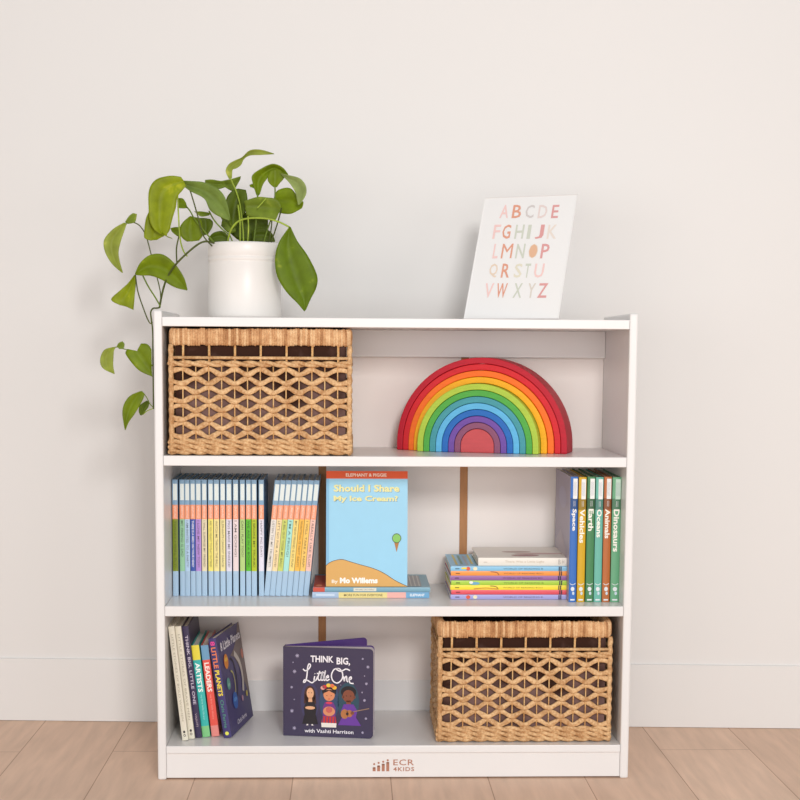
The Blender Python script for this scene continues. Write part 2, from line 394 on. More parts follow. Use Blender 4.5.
pA = at(168, 455.5, 0.0); pB = at(352, 455.5, 0.0)
pC = at(437, 743, 0.0); pD = at(612.5, 743, 0.0)
yb = 0.012
a1 = atz(169, 454.5, SH2); 
yf1 = max(0.004, atz(170, 455.6, SH2).y); yf2 = max(0.006, atz(500, 743.0, SHB).y)
x0 = at(168.3, 440, yf1).x; x1 = at(352, 440, yf1).x
bw = x1-x0; bd = 0.230; bh = min(at(260, 328.6, yf1).z-SH2, TOPZ-BT-SH2-.004)
parts = make_basket(bw, bd, bh)
b1 = empty('storage_basket', 'woven straw basket with lattice sides at the left end of the top shelf', 'basket',
           (x0+bw/2, yf1+.002+bd/2, SH2+.0008), group='woven straw storage baskets')
x0 = at(437.2, 700, yf2).x; x1 = at(612.3, 700, yf2).x
b2 = empty('storage_basket', 'woven straw basket with lattice sides at the right end of the bottom shelf', 'basket',
           ((x0+x1)/2, yf2+.002+bd/2, SHB+.0008), group='woven straw storage baskets')
b2.scale = ((x1-x0)/bw, 1, min(1.0, (SH3-.0195-SHB-.006)/bh))
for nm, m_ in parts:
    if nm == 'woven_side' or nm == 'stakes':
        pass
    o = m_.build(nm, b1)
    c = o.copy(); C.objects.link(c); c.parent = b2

# ------------------------------------------------------------------ wooden rainbow
rb_cols = [((184, 16, 42), 'dark red'), ((206, 28, 40), 'bright red'), ((244, 112, 28), 'orange'), ((246, 172, 22), 'golden yellow'), ((170, 198, 66), 'lime green'),
           ((78, 166, 66), 'grass green'), ((66, 150, 160), 'teal'), ((92, 178, 222), 'sky blue'), ((32, 104, 184), 'royal blue'), ((110, 74, 160), 'purple'),
           ((136, 78, 108), 'mauve'), ((196, 78, 82), 'dusty red')]
yawR = math.radians(18)
pl = atz(395, 448.0, SH2); pr = atz(557, 453.0, SH2)
mid = atz(477, 452.3, SH2)
dr = V((math.cos(yawR), -math.sin(yawR), 0)); nrm = V((math.sin(yawR), math.cos(yawR), 0))  # nrm points back
core = 0.0335; th_ = 0.01275; tdep = 0.07; leg = 0.0135
cx0 = at(477, 452, 0.105)
ctr = V((cx0.x, 0.105, SH2+.0005))
for i, (col, nm) in enumerate(rb_cols):
    ro = core+th_*(11-i); ri = ro-th_+0.0008
    if i == 11: ri = 0
    off = 0.030 if i < 2 else (0.026 if i < 3 else (0.020 if i < 4 else 0.0))
    m = mat('stained_wood_%s' % nm.replace(' ', '_'), col, rough=0.5, var=0.10, scale=26, stretch=(1, 1, 6), spec=0.35)
    mb = MB(); n = 48; prof = []
    def arch(r): 
        pts = [(r, 0.0)] if r else []
        for k in range(n+1):
            a = PI*k/n; pts.append((r*math.cos(a), leg+r*math.sin(a)))
        pts.append((-r, 0.0)); return pts
    po = arch(ro)
    sag = 0.0 if i < 4 else -0.0
    if ri: pi_ = arch(ri)
    for_y = (0, tdep)
    vs = []; fs = []
    if ri:
        K = len(po)
        for y in for_y:
            for p in po: vs.append((p[0], y, p[1]))
            for p in pi_: vs.append((p[0], y, p[1]))
        for k in range(K-1):
            fs.append((k, k+1, K+k+1, K+k)[::-1]); fs.append((2*K+k, 2*K+k+1, 3*K+k+1, 3*K+k))
            fs.append((k, k+1, 2*K+k+1, 2*K+k)); fs.append((K+k, K+k+1, 3*K+k+1, 3*K+k)[::-1])
        fs.append((0, 2*K, 3*K, K)); fs.append((K-1, 2*K-1, 4*K-1, 3*K-1))
    else:
        K = len(po)
        for y in for_y:
            for p in po: vs.append((p[0], y, p[1]))
        fs.append(tuple(range(K))); fs.append(tuple(range(2*K-1, K-1, -1)))
        for k in range(K-1): fs.append((k, K+k, K+k+1, k+1))
        fs.append((K-1, 2*K-1, K, 0))
    mb.add(vs, fs, m)
    o = mb.build('rainbow_arch' if ri else 'rainbow_core')
    # consistent outward normals
    import bmesh
    bmm = bmesh.new(); bmm.from_mesh(o.data); bmesh.ops.recalc_face_normals(bmm, faces=bmm.faces); bmm.to_mesh(o.data); bmm.free()
    md = o.modifiers.new('bevel', 'BEVEL'); md.width = 0.0012; md.segments = 2; md.limit_method = 'ANGLE'; md.angle_limit = 0.8
    o.location = ctr+nrm*off; o.rotation_euler = (0, 0, -yawR)
    if i == 0: lb = 'outermost dark red wooden arch of the stacking rainbow on the top shelf'
    elif i == 11: lb = 'solid dusty red half-round block at the centre of the wooden rainbow'
    else: lb = '%s wooden arch nested between the %s and %s rainbow pieces' % (nm, rb_cols[i-1][1], rb_cols[i+1][1])
    tag(o, lb, 'toy block', 'nested wooden rainbow pieces')

# ------------------------------------------------------------------ books
def book(name, label, cat, M, t, h, d, cover, bands=None, group=None, round_=0.0, back=None, board=0.0016, pages=True, inset=0.003):
    """spine on y=0 facing -y, thickness along x, height along z, depth along y"""
    root = empty(name, label, cat, M=M, group=group)
    mb = MB(); nseg = 6; arc = []
    r = max(0.0006, round_)
    for k in range(nseg+1):
        u = k/nseg; arc.append((t*u, r*(2*u-1)**2))
    outer = [(0, d)] + arc + [(t, d)]
    inner = [(t-board, d), (t-board, r+board), (board, r+board), (board, d)]
    prof = outer+inner; K = len(prof)
    zs = sorted(set([0.0, h]+[b_[0] for b_ in (bands or [])]+[b_[1] for b_ in (bands or [])]))
    def bm2(z):
        for b_ in (bands or []):
            if b_[0]-1e-9 <= z <= b_[1]+1e-9: return b_[2]
        return cover
    for i in range(len(zs)-1):
        zm = (zs[i]+zs[i+1])/2
        vs = [(x, y, zs[i]) for x, y in prof]+[(x, y, zs[i+1]) for x, y in prof]
        for k in range(K):
            k2 = (k+1) % K; sp_ = 1 <= k < 1+nseg
            m = bm2(zm) if sp_ else (back if (back and k >= len(outer)) else cover)
            mb.add([vs[k], vs[k2], vs[K+k2], vs[K+k]], [(0, 1, 2, 3)], m, smooth=False)
    for z, fl in ((0, True), (h, False)):
        # U-shaped end caps as quads
        def q(a, b_, c, e_):
            f = [(*a, z), (*b_, z), (*c, z), (*e_, z)]
            mb.add(f[::-1] if fl else f, [(0, 1, 2, 3)], cover)
        q((0, r+board), (board, r+board), (board, d), (0, d)); q((t-board, r+board), (t, r+board), (t, d), (t-board, d))
        capp = [(x, y, z) for x, y in arc]+[(t, r+board, z), (0, r+board, z)]
        mb.add(capp[::-1] if fl else capp, [tuple(range(len(capp)))], cover)
    o = mb.build('cover', root)
    if pages:
        pg = MB(); pg.box((board+.0001, r+board+.0002, inset), (t-board-.0001, d-inset, h-inset), PAGES); pg.build('pages', root)
    return root
def RY(a): return Matrix.Rotation(a, 4, 'Y')
def RZ(a): return Matrix.Rotation(a, 4, 'Z')
def TR(p): return Matrix.Translation(p)
def spine_text(root, st, t, z0, z1, w, m, bold=0.0, nm='spine_title', y=0.0, shear=0.0):
    """text running from z1 (start) down to z0, cap height w, centred on thickness"""
    mb = MB(); A = Art(mb, (t/2, y, z1), (0, 0, -1), (1, 0, 0), lift=0.0003)
    # right axis = down, up axis = +x ; normal = (0,0,-1)x(1,0,0) = (0,-1,0)
    A.text(st, 0, -w/2, z1-z0, w/2, m, bold=bold, shear=shear)
    return mb.build(nm, root)

# --- 23 thin picture books on the middle shelf
BLUE = card((130, 166, 196)); LBLUE = card((168, 196, 220)); ORB = card((240, 156, 118)); LAB = ink((222, 232, 230)); DK = ink((70, 62, 66))
titles = ['Today I Will Fly!', 'My Friend Is Sad', 'I Am Invited to a Party!', 'There Is a Bird on Your Head!', 'I Love My New Toy!', 'I Will Surprise My Friend!',
          'Are You Ready to Play Outside?', 'Watch Me Throw the Ball!', 'Elephants Cannot Dance!', 'Pigs Make Me Sneeze!', 'I Am Going!', 'Can I Play Too?',
          'We Are in a Book!', 'I Broke My Trunk!', 'Happy Pig Day!', 'Listen to My Trumpet!', 'Let\u2019s Go for a Drive!', 'A Big Guy Took My Ball!',
          'I\u2019m a Frog!', 'My New Friend Is So Fun!', 'Waiting Is Not Easy!', 'I Will Take a Nap!', 'I Really Like Slop!']
cols = [((122, 138, 28), 'olive green'), ((148, 200, 160), 'mint green'), ((180, 208, 236), 'pale blue'), ((56, 84, 168), 'royal blue'), ((180, 142, 214), 'lilac'), ((228, 216, 182), 'cream'),
        ((240, 226, 116), 'lemon yellow'), ((240, 224, 150), 'buttery yellow'), ((238, 224, 158), 'pale straw yellow'), ((224, 218, 232), 'pale lavender'), ((232, 214, 214), 'pinkish white'),
        ((178, 206, 126), 'soft leaf green'), ((86, 184, 30), 'vivid green'), ((176, 192, 24), 'chartreuse'), ((226, 222, 236), 'near-white'),
        ((232, 226, 218), 'off-white'), ((246, 220, 168), 'peach cream'), ((202, 210, 108), 'yellow-green'), ((168, 226, 216), 'aqua'), ((244, 218, 128), 'light yellow'),
        ((244, 188, 76), 'amber'), ((246, 200, 104), 'apricot'), ((242, 194, 180), 'pink')]
edges = [(172.7, 178.3), (179.8, 185), (185, 190.2), (190.4, 195.6), (195.8, 201.4), (201.8, 207.2), (208.2, 213.5), (213.9, 219.5), (220.2, 225.6), (226.3, 232), (233, 238.6), (240, 245.2), (246, 251.2), (251.6, 257), (258.8, 264.1)]
ysp = atz(240, 596.2, SH3).y
bh_ = at(240, 480.0, ysp).z-SH3
def pbook(i, M, t):
    col, cn = cols[i]; h = bh_; d = 0.150
    nb = {0: 'nearest the left side panel', 14: 'last upright before the leaning group', 15: 'first of the leaning group', 22: 'last of the leaning group'}
    if i in nb: pos = nb[i]
    else: pos = 'between %s and %s ones' % (cols[i-1][1], cols[i+1][1])
    lab = 'thin book with %s spine strip, %s' % (cn, pos)
    bands = [(0, h*.215, LBLUE), (h*.215, h*.662, card(col)), (h*.662, h*.785, ORB), (h*.785, h, BLUE)]
    r = book('picture_book', lab, 'book', M, t, h, d, BLUE if i < 15 else card((132, 160, 190)), bands, group='row of thin picture books on the middle shelf', round_=0.0008)
    mb = MB(); A = Art(mb, (t/2, 0, 0), (1, 0, 0), (0, 0, 1), lift=0.0002)
    A.rect(-t*.34, h*.825, t*.42, h*.965, LAB); mb.build('spine_label', r)
    spine_text(r, 'ELEPHANT & PIGGIE', t, h*.675, h*.775, t*.42, ink((255, 238, 224)), nm='series_title')
    spine_text(r, titles[i].upper(), t, h*(.25 if len(titles[i]) > 16 else .34), h*.65, t*.42, ink((240, 240, 250)) if i in (3,) else (ink((92, 110, 30)) if i == 0 else ink(tuple(int(c*.55) for c in col))), bold=0.01)
    return r
for i in range(15):
    a = at(edges[i][0], 540, ysp); c = at(edges[i][1], 540, ysp); t = c.x-a.x
    pbook(i, TR(V((a.x, ysp+random.uniform(-.001, .001), SH3+.0004))) , t-.0005)
# leaning group
xb = at(263.6, 596, ysp).x; xe = at(308.3, 596, ysp).x; xt = at(274.4, 480, ysp).x
lean = math.atan2(xt-xb, bh_)
tt = (xe-xb)/8*math.cos(lean)*.945
for i in range(8):
    # rests on its lower right corner
    xr = xb+0.0003+(i+1)*(xe-xb)/8
    M = TR(V((xr, ysp+random.uniform(-.001, .001), SH3+.0004))) @ RY(lean) @ TR(V((-tt, 0, 0)))
    pbook(15+i, M, tt)

# --- six upright encyclopedias on the right
enc = [('Space', (52, 108, 186), 'royal blue', 569.8, 577.2), ('Vehicles', (206, 164, 26), 'mustard yellow', 578.0, 585.6), ('Earth', (66, 128, 82), 'dark green', 586.6, 594.4),
       ('Oceans', (104, 178, 162), 'turquoise', 595.0, 602.6), ('Animals', (182, 104, 52), 'orange brown', 603.3, 610.8), ('Dinosaurs', (102, 166, 126), 'sea green', 611.6, 620.4)]
ye = atz(595, 602.2, SH3).y; he = at(595, 477, ye).z-SH3
for k, (w_, c_, cn, xa, xb_) in enumerate(enc):
    a = at(xa, 540, ye); c = at(xb_, 540, ye); t = c.x-a.x-.0002; h = he-.001*(k % 2)
    d = 0.2
    dark = card(tuple(int(v*.72) for v in c_)); main = card(c_)
    bk = card((160, 150, 168)) if k == 0 else main
    r = book('reference_book', '%s hardback reference book with %s in white letters down its spine' % (cn, w_), 'book', TR(V((a.x, ye, SH3+.0004))), t, h, d, bk,
             [(0, h*.74, main), (h*.74, h*.83, dark), (h*.83, h, main)], group='upright hardback reference books', round_=0.0016)
    mb = MB(); A = Art(mb, (t/2, 0, 0), (1, 0, 0), (0, 0, 1), lift=0.0003)
    A.rect(-t*.16, h*.825, t*.42, h*.985, ink((232, 234, 232)) if k < 5 else ink((190, 216, 200)))
    for q in range(3): A.rect(-t*.06+q*t*.14, h*.85, -t*.03+q*t*.14, h*.96, ink((150, 156, 170)), L=2)
    for q in range(2): A.rect(-t*.06+q*t*.17, h*.765, -t*.02+q*t*.17, h*.81, ink((225, 225, 225)))
    mb.build('spine_label', r)
    ln = {5: .15, 8: .27, 7: .235, 6: .225, 9: .34}[len(w_)] if w_ not in ('Space', 'Earth') else .175
    spine_text(r, w_, t, h*(.745-ln), h*.745, t*.66, ink((244, 240, 230)), bold=0.03)
    mb = MB(); A = Art(mb, (t/2, 0, 0), (1, 0, 0), (0, 0, 1), lift=0.0003)
    A.stroke([(-t*.38, h*.148), (0, h*.138), (t*.38, h*.15)], 0.0012, ink((225, 228, 232)))
    A.ell(0, h*.105, t*.26, h*.018, ink((222, 226, 230)), n=10); A.ell(t*.1, h*.07, t*.16, h*.014, ink((200, 214, 226)), n=10)
    A.rect(-t*.3, h*.012, t*.3, h*.024, ink((225, 228, 232))); mb.build('spine_emblem', r)
    if k == 0:
        mb = MB(); A = Art(mb, (0, 0, 0), (0, -1, 0), (0, 0, 1), lift=0.0003)
        A.ell(-0.10, h*.80, .05, .022, ink((176, 170, 190))); A.poly([(-.19, .02), (-.19, .1), (-.12, .13), (-.05, .1), (-.05, .02)], ink((184, 174, 182)))
        mb.build('cover_picture', r)

# --- flat stack of paperbacks plus white book
st_cols = [((164, 164, 216), 'periwinkle'), ((226, 84, 96), 'coral red'), ((246, 222, 60), 'bright yellow'), ((168, 206, 66), 'lime green'), ((150, 100, 160), 'purple'), ((242, 152, 70), 'orange'), ((136, 192, 224), 'sky blue')]
st_lbl = ['FANTASTIC STORIES', '', 'THE GREAT BIG BOOK', 'A GREEN DAY OUT', 'THE PURPLE PUZZLE', 'TOO MANY TOYS', 'UP IN THE BLUE SKY']
ys_ = atz(510, 599.6, SH3).y
z = SH3+.0005; ztop = at(510, 566.3, ys_).z; thk = (ztop-z)/7
xl = at(451, 585, ys_).x; xr_ = at(569, 585, ys_).x-.0005; hl = xr_-xl
ENCX = at(569.8, 540, ye).x
for k, (c_, cn) in enumerate(st_cols):
    jx = [0, .0015, -.0005, .001, -.001, .0005, -.0005][k]
    L0 = hl - 0.0022
    M = TR(V((xl+L0+jx-.0005, ys_+[0, .0015, .001, 0, .002, .001, 0][k], z))) @ RY(-PI/2)
    pos = {0: 'at the bottom of the flat stack', 6: 'directly under the white hardback'}.get(k, 'between the %s and %s ones' % (st_cols[k-1][1], st_cols[min(k+1, 6)][1]))
    main = card(c_)
    r = book('paperback_book', '%s spined paperback lying %s' % (cn, pos), 'book', M, thk-.0003, L0, 0.17, main if k == 6 else main, None, group='flat stack of coloured paperbacks', round_=0.0004, board=0.0008, inset=0.0006)
    t = thk-.0003
    mb = MB(); A = Art(mb, (t/2, 0, L0), (0, 0, -1), (1, 0, 0), lift=0.0003)
    A.text('WORLD OF READING BOOKS'[:18+k % 3], L0*.45, -t*.17, L0*.79, t*.17, ink(tuple(int(v*.55) for v in c_))) if k != 1 else None
    for q in range(2): A.rect(L0*.925+q*.0035, -t*.46, L0*.925+q*.0035+.0022, t*.46, ink((40, 36, 60)))
    A.rect(L0*.04, -t*.12, L0*.075, t*.1, ink(tuple(int(v*.55) for v in c_)))
    if k in (0, 6): A.ell(L0*.15, 0, .0042, t*.42, ink((226, 90, 60)), n=14); A.ell(L0*.21, 0, .0042, t*.40, ink((236, 226, 190)), n=14)
    if k in (6,): A.ell(L0*.115, t*.1, .006, t*.2, ink((240, 214, 60)), n=14, L=2)
    if k in (5, 2): A.stroke([(L0*.34, t*.35), (L0*.39, t*.2), (L0*.41, -t*.35)], .0014, ink((120, 60, 40)))
    if k == 3: A.ell(L0*.2, -t*.1, .010, t*.32, ink((110, 170, 200)), n=14); A.ell(L0*.17, t*.1, .004, t*.28, ink((240, 240, 230)), n=14, L=2)
    if k == 2: A.stroke([(L0*.2, -t*.3), (L0*.3, -t*.1), (L0*.4, -t*.3)], .0012, ink((190, 70, 60)))
    mb.build('spine_print', r)
    if k == 6:
        mb = MB(); A = Art(mb, (t, 0, L0), (0, 0, -1), (0, 1, 0), lift=0.0003)
        for q in range(6): A.rect(L0*(.05+q*.045), .02+.01*(q % 2), L0*(.07+q*.045), .16-.01*(q % 3), ink([(210, 196, 120), (120, 160, 150), (170, 180, 190)][q % 3]))
        mb.build('cover_picture', r)
    z += thk
# white hardback on top
xl2 = at(478.3, 562, ys_+.004).x; xr2 = at(567.3, 562, ys_+.004).x; zt = at(520, 557.9, ys_+.004).z
t = zt-z-.0002; L0 = xr2-xl2
r = book('hardback_book', 'white hardback book lying on top of the flat stack of coloured paperbacks', 'book', TR(V((xr2, ys_+.004, z+.0002))) @ RY(-PI/2), t, L0, 0.155, card((232, 226, 216)), None, round_=0.0008, board=.002)
mb = MB(); A = Art(mb, (t/2, 0, L0), (0, 0, -1), (1, 0, 0), lift=0.0003)
A.text('There Was a Little Light', L0*.30, -t*.17, L0*.74, t*.17, ink((196, 180, 160)))
A.rect(L0*.06, -t*.08, L0*.1, 0, ink((196, 186, 176)))
A.text('B', L0*.90, -t*.3, L0*.925, t*.3, ink((170, 165, 160))); A.text('H', L0*.94, -t*.3, L0*.965, t*.3, ink((170, 165, 160)))
mb.build('spine_title', r)
mb = MB(); A = Art(mb, (t, 0, L0), (0, 0, -1), (0, 1, 0), lift=0.0003)
A.ell(L0*.55, .035, .028, .012, ink((176, 130, 130))); A.ell(L0*.72, .06, .05, .010, ink((214, 180, 178))); A.ell(L0*.48, .085, .03, .012, ink((200, 176, 168)))
mb.build('cover_picture', r)

# --- two books lying flat below the displayed picture book
zf = SH3+.0005
yl = atz(370, 598.2, SH3).y
a = at(312.3, 595, yl); c = at(429.3, 595, yl); zt1 = at(370, 592.2, yl).z
L0 = c.x-a.x; t = zt1-zf
r = book('picture_book', 'picture book with blue, yellow and pink spine lying flat, bottom of its pair', 'book', TR(V((c.x, yl, zf))) @ RY(-PI/2), t, L0, .165, card((168, 190, 216)), None, round_=.0006)
bands = [(0, .23, (128, 180, 212)), (.23, .375, (236, 178, 168)), (.375, .775, (232, 214, 142)), (.775, 1, (160, 188, 222))]
mb = MB(); A = Art(mb, (t/2, 0, L0), (0, 0, -1), (1, 0, 0), lift=0.0002)
A.rect(L0*.225, -t*.49, L0*.64, t*.49, card((232, 214, 142))); A.rect(L0*.64, -t*.49, L0*.80, t*.49, card((236, 178, 168))); A.rect(L0*.80, -t*.49, L0, t*.49, card((112, 168, 206)))
mb.build('spine_band', r)
mb = MB(); A = Art(mb, (t/2, 0, L0), (0, 0, -1), (1, 0, 0), lift=0.0004)
A.text('MORE FUN FOR EVERYONE', L0*.27, -t*.2, L0*.60, t*.2, ink((120, 100, 60)), bold=.01); A.text('ELEPHANT', L0*.835, -t*.2, L0*.96, t*.24, ink((240, 244, 246)), bold=.03)
A.rect(L0*.03, -t*.15, L0*.19, t*.2, ink((206, 220, 236))); mb.build('spine_title', r)
z2 = zt1+.0004; zt2 = at(370, 587.4, yl+.002).z; t2 = zt2-z2
a = at(313, 590, yl+.002); c = at(430.2, 590, yl+.002); L0 = c.x-a.x
r = book('picture_book', 'thin teal spined picture book lying flat, directly under the displayed book', 'book', TR(V((c.x, yl+.002, z2))) @ RY(-PI/2), t2, L0, .165, card((124, 168, 186)), None, round_=.0006)
mb = MB(); A = Art(mb, (t2/2, 0, L0), (0, 0, -1), (1, 0, 0), lift=0.0003)
A.rect(L0*.345, -t2*.36, L0*.54, t2*.40, ink((222, 222, 208))); A.text('WE ARE GROWING', L0*.36, -t2*.15, L0*.52, t2*.15, ink((130, 140, 140)), L=2); mb.build('spine_label', r)
mb = MB(); A = Art(mb, (t2/2, 0, L0), (0, 0, -1), (1, 0, 0), lift=0.0003)
A.rect(0.0003, -t2*.49, L0*.10, t2*.49, ink((206, 84, 66))); mb.build('spine_band', r)
mb = MB(); A = Art(mb, (t2, 0, L0), (0, 0, -1), (0, 1, 0), lift=0.0003)
A.rect(.001, .001, L0*.105, .15, ink((206, 84, 66))); A.rect(L0*.78, .012, L0*.93, .15, ink((170, 166, 166)))
for q in range(4): A.rect(L0*(.80+q*.035), .012, L0*(.812+q*.035), .15, ink((210, 206, 200)), L=2)
A.ell(L0*.05, .02, .006, .012, ink((236, 150, 110)), L=2)
mb.build('cover_picture', r)
ZSTK = zt2+.0004
# displayed picture book, cover facing the viewer, leaning slightly back
yd = atz(366, 587.0, ZSTK).y+.002
yd = max(yd, yl+.003)
bl = at(326.0, 586.2, yd); brr = at(407.3, 586.2, yd)
wdt = brr.x-bl.x; htt = (at(366, 471.3, yd+.02).z-ZSTK)
lb = math.radians(5.0)
t = 0.0105
# local: spine at left facing -x ; so rotate book by -90deg about z: local y(depth)->+x, thickness x -> -y
Mloc = TR(V((bl.x, yd, ZSTK+.0005))) @ Matrix.Rotation(-lb, 4, 'X')
# thickness x axis maps to +y mirrored: build rotated +(-90): x->-y, y->x
Mb = Mloc @ TR(V((0, t, 0))) @ RZ(-PI/2)
r = book('picture_book', 'light blue picture book with sandy hill cover, standing on two flat books', 'book', Mb, t, htt/math.cos(lb), wdt, card((148, 204, 232)), None, round_=.0008)
h = htt/math.cos(lb)
mb = MB(); A = Art(mb, (t, 0, 0), (0, 1, 0), (0, 0, 1), sx=wdt, sy=h, lift=0.00025)
# cover crop coordinates: x 110..545, y 62(top)..675(bottom)
def cc_(x, y): return ((x-110)/435.0, (675-y)/613.0)
ORC = ink((222, 84, 34)); SAND = ink((216, 166, 92)); LN = ink((64, 52, 44))
A.rect(0, 1-.066, 1, 1, ORC)
A.rect(0, 0, .035, .934, ink((130, 186, 220)))
hill = [(0, .182), (.05, .21), (.12, .228), (.2, .235), (.3, .215), (.42, .19), (.55, .165), (.66, .135), (.75, .10), (.84, .058), (.93, .025), (1, .004)]
A.poly([(0, 0)]+hill+[(1, 0)], SAND, L=2); A.stroke(hill, .0009, LN, L=3)
mb.build('cover_picture', r)
mb = MB(); A = Art(mb, (t, 0, 0), (0, 1, 0), (0, 0, 1), sx=wdt, sy=h, lift=0.0002)
A.text('ELEPHANT & PIGGIE', .24, .952, .74, .980, ink((250, 232, 214)), bold=.02, L=3)
mb.build('series_title', r)
mb = MB(); A = Art(mb, (t, 0, 0), (0, 1, 0), (0, 0, 1), sx=wdt, sy=h, lift=0.0002)
TY = ink((232, 228, 160)); TS = ink((104, 152, 186))
for dx, dy, mm, LL in ((.006, -.004, TS, 2), (0, 0, TY, 3)):
    A.text('Should I Share', .09+dx, .82+dy, .90+dx, .882+dy, mm, bold=.035, L=LL)
    A.text('My Ice Cream?', .09+dx, .725+dy, .88+dx, .787+dy, mm, bold=.035, L=LL)
mb.build('cover_title', r)
mb = MB(); A = Art(mb, (t, 0, 0), (0, 1, 0), (0, 0, 1), sx=wdt, sy=h, lift=0.0002)
A.text('By', .07, .022, .145, .06, ink((244, 236, 220)), bold=.02, L=4); A.text('Mo Willems', .17, .028, .635, .078, ink((250, 246, 238)), bold=.05, L=4)
mb.build('author_name', r)
mb = MB(); A = Art(mb, (t, 0, 0), (0, 1, 0), (0, 0, 1), sx=wdt, sy=h, lift=0.0002)
p = cc_(487, 418); A.poly([(p[0]-.03, p[1]-.035), (p[0]+.03, p[1]-.035), (p[0], p[1]-.12)], ink((176, 120, 60)), L=3)
A.ell(p[0], p[1], .056, .042, LN, L=4, n=24); A.ell(p[0], p[1], .049, .0365, ink((134, 196, 96)), L=5, n=24)
mb.build('ice_cream_print', r)

# ------------------------------------------------------------------ bottom shelf: leaning books
def leanbook(nm, label, tl, tr, bl_, wpx, cover, bands, dep, yaw=0.0, group='leaning books at the left of the bottom shelf', round_=.0008, zoff=.0006, ln_=math.radians(-6.5)):
    """tl,tr: top spine corners px; bl_: bottom left corner px"""
    P0 = atz(bl_[0], bl_[1], SHB)
    Y = P0.y; pt = at(tl[0], tl[1], Y)
    ln = ln_ if ln_ else math.atan2(pt.x-P0.x, pt.z-SHB); hh = math.hypot(pt.x-P0.x, pt.z-SHB)
    w_ = at(bl_[0]+wpx, bl_[1], Y).x-P0.x
    M = TR(V((P0.x, Y, SHB+zoff))) @ RZ(yaw) @ RY(ln)
    tt_ = w_*math.cos(ln)*.92
    return book(nm, label, 'book', M, tt_, hh, dep, cover, bands(hh) if bands else None, group=group, round_=round_, board=.0016), tt_, hh
CREAM = card((222, 216, 198)); NAVY = card((52, 42, 76))
for k, (tl, bl_) in enumerate((((168.9, 627), (182.4, 741)), ((175.2, 627), (189.0, 739.5)))):
    r, t, h = leanbook('board_book', ['cream spined book leaning against the left side panel on the bottom shelf', 'cream spined book leaning between the other cream book and the dark purple one'][k],
                       tl, None, bl_, 6.3, CREAM, None, .17)
    spine_text(r, ['LITTLE STORIES OF BOLD WOMEN', 'LITTLE STORIES OF BRAVE MEN'][k], t, h*.17, h*.93, t*.34, ink((170, 162, 142)))
    mb = MB(); A = Art(mb, (t/2, 0, 0), (1, 0, 0), (0, 0, 1), lift=0.0003)
    A.ell(0, .017, .0022, .0026, ink((60, 54, 54)), n=12); A.ell(0, .010, .0022, .0026, ink((60, 54, 54)), n=12); A.ell(0, .010, .0012, .0014, ink((222, 216, 198)), n=12, L=2)
    mb.build('spine_emblem', r)
r, t, h = leanbook('board_book', 'dark purple spined book leaning between the cream and teal books', (182.0, 627), None, (195.6, 738.3), 7.0, NAVY, None, .17)
spine_text(r, 'THINK BIG, LITTLE ONE', t, h*.30, h*.92, t*.5, ink((206, 196, 214)), bold=.01)
spine_text(r, 'VASHTI', t, h*.10, h*.22, t*.3, ink((190, 170, 180)), nm='author_name')
TEAL = card((52, 178, 170)); RED = card((226, 84, 72))
r, t, h = leanbook('board_book', 'teal board book with yellow top and ARTISTS down its spine, leaning on the bottom shelf', (191.0, 646), None, (202.6, 737.6), 8.3, TEAL,
                   lambda h: [(0, h*.12, card((126, 196, 130))), (h*.12, h*.84, TEAL), (h*.84, h, card((226, 212, 66)))], .15)
spine_text(r, 'ARTISTS', t, h*.49, h*.81, t*.62, ink((236, 246, 242)), bold=.03); spine_text(r, 'my first little library', t, h*.19, h*.46, t*.3, ink((170, 226, 220)), nm='subtitle')
r, t, h = leanbook('board_book', 'coral red board book with blue top and LEADERS down its spine, on the bottom shelf', (200.0, 646), None, (211.8, 737), 8.3, RED,
                   lambda h: [(0, h*.12, card((226, 136, 128))), (h*.12, h*.84, RED), (h*.84, h, card((108, 156, 190)))], .15)
spine_text(r, 'LEADERS', t, h*.49, h*.81, t*.62, ink((250, 236, 230)), bold=.03); spine_text(r, 'my first little library', t, h*.19, h*.46, t*.3, ink((244, 160, 148)), nm='subtitle')
# board book with planets: cover turned towards the viewer
PUR = card((62, 54, 108))
yawP = math.radians(-10.5)
r, t, h = leanbook('board_book', 'dark blue board book with planets on its cover, last of the leaning books', (206.3, 640), None, (224.0, 738.5), 8.6, PUR, None, .172, yaw=yawP, round_=.001, ln_=math.radians(-9.0))
PT = MB(); A = Art(PT, (t/2, 0, h), (0, 0, -1), (1, 0, 0), lift=0.0003)
A.text('8', h*.03, -t*.3, h*.075, t*.3, ink((226, 70, 150)), bold=.03); A.text('LITTLE', h*.09, -t*.3, h*.30, t*.3, ink((232, 128, 84)), bold=.03)
A.text('PLANETS', h*.32, -t*.3, h*.58, t*.3, ink((240, 214, 70)), bold=.03); A.text('Chris Ferrie', h*.62, -t*.22, h*.90, t*.22, ink((86, 160, 130)), bold=.0)
A.ell(h*.955, 0, t*.25, t*.25, ink((226, 226, 90)), n=14)
PT.build('spine_title', r)
mb = MB(); A = Art(mb, (t, 0, 0), (0, 1, 0), (0, 0, 1), sx=.172, sy=h, lift=0.0003)
GR = ink((128, 114, 112)); LG = ink((208, 199, 190))
def arcband(pts, w, m, L): A.stroke(pts, w, m, L, sub=10)
A.poly([(.45, .74), (.6, .70), (.74, .58), (.84, .42), (.93, .28), (1, .22), (1, 1), (.93, 1), (.80, .86), (.62, .78)], GR, L=1)
arcband([(.42, .72), (.52, .66), (.56, .52), (.52, .38), (.44, .28)], .005, ink((40, 34, 44)), 2)
arcband([(.60, .74), (.76, .62), (.80, .46), (.74, .32)], .012, LG, 3)
arcband([(.36, .6), (.44, .56), (.46, .44), (.40, .34)], .004, ink((196, 190, 110)), 3)
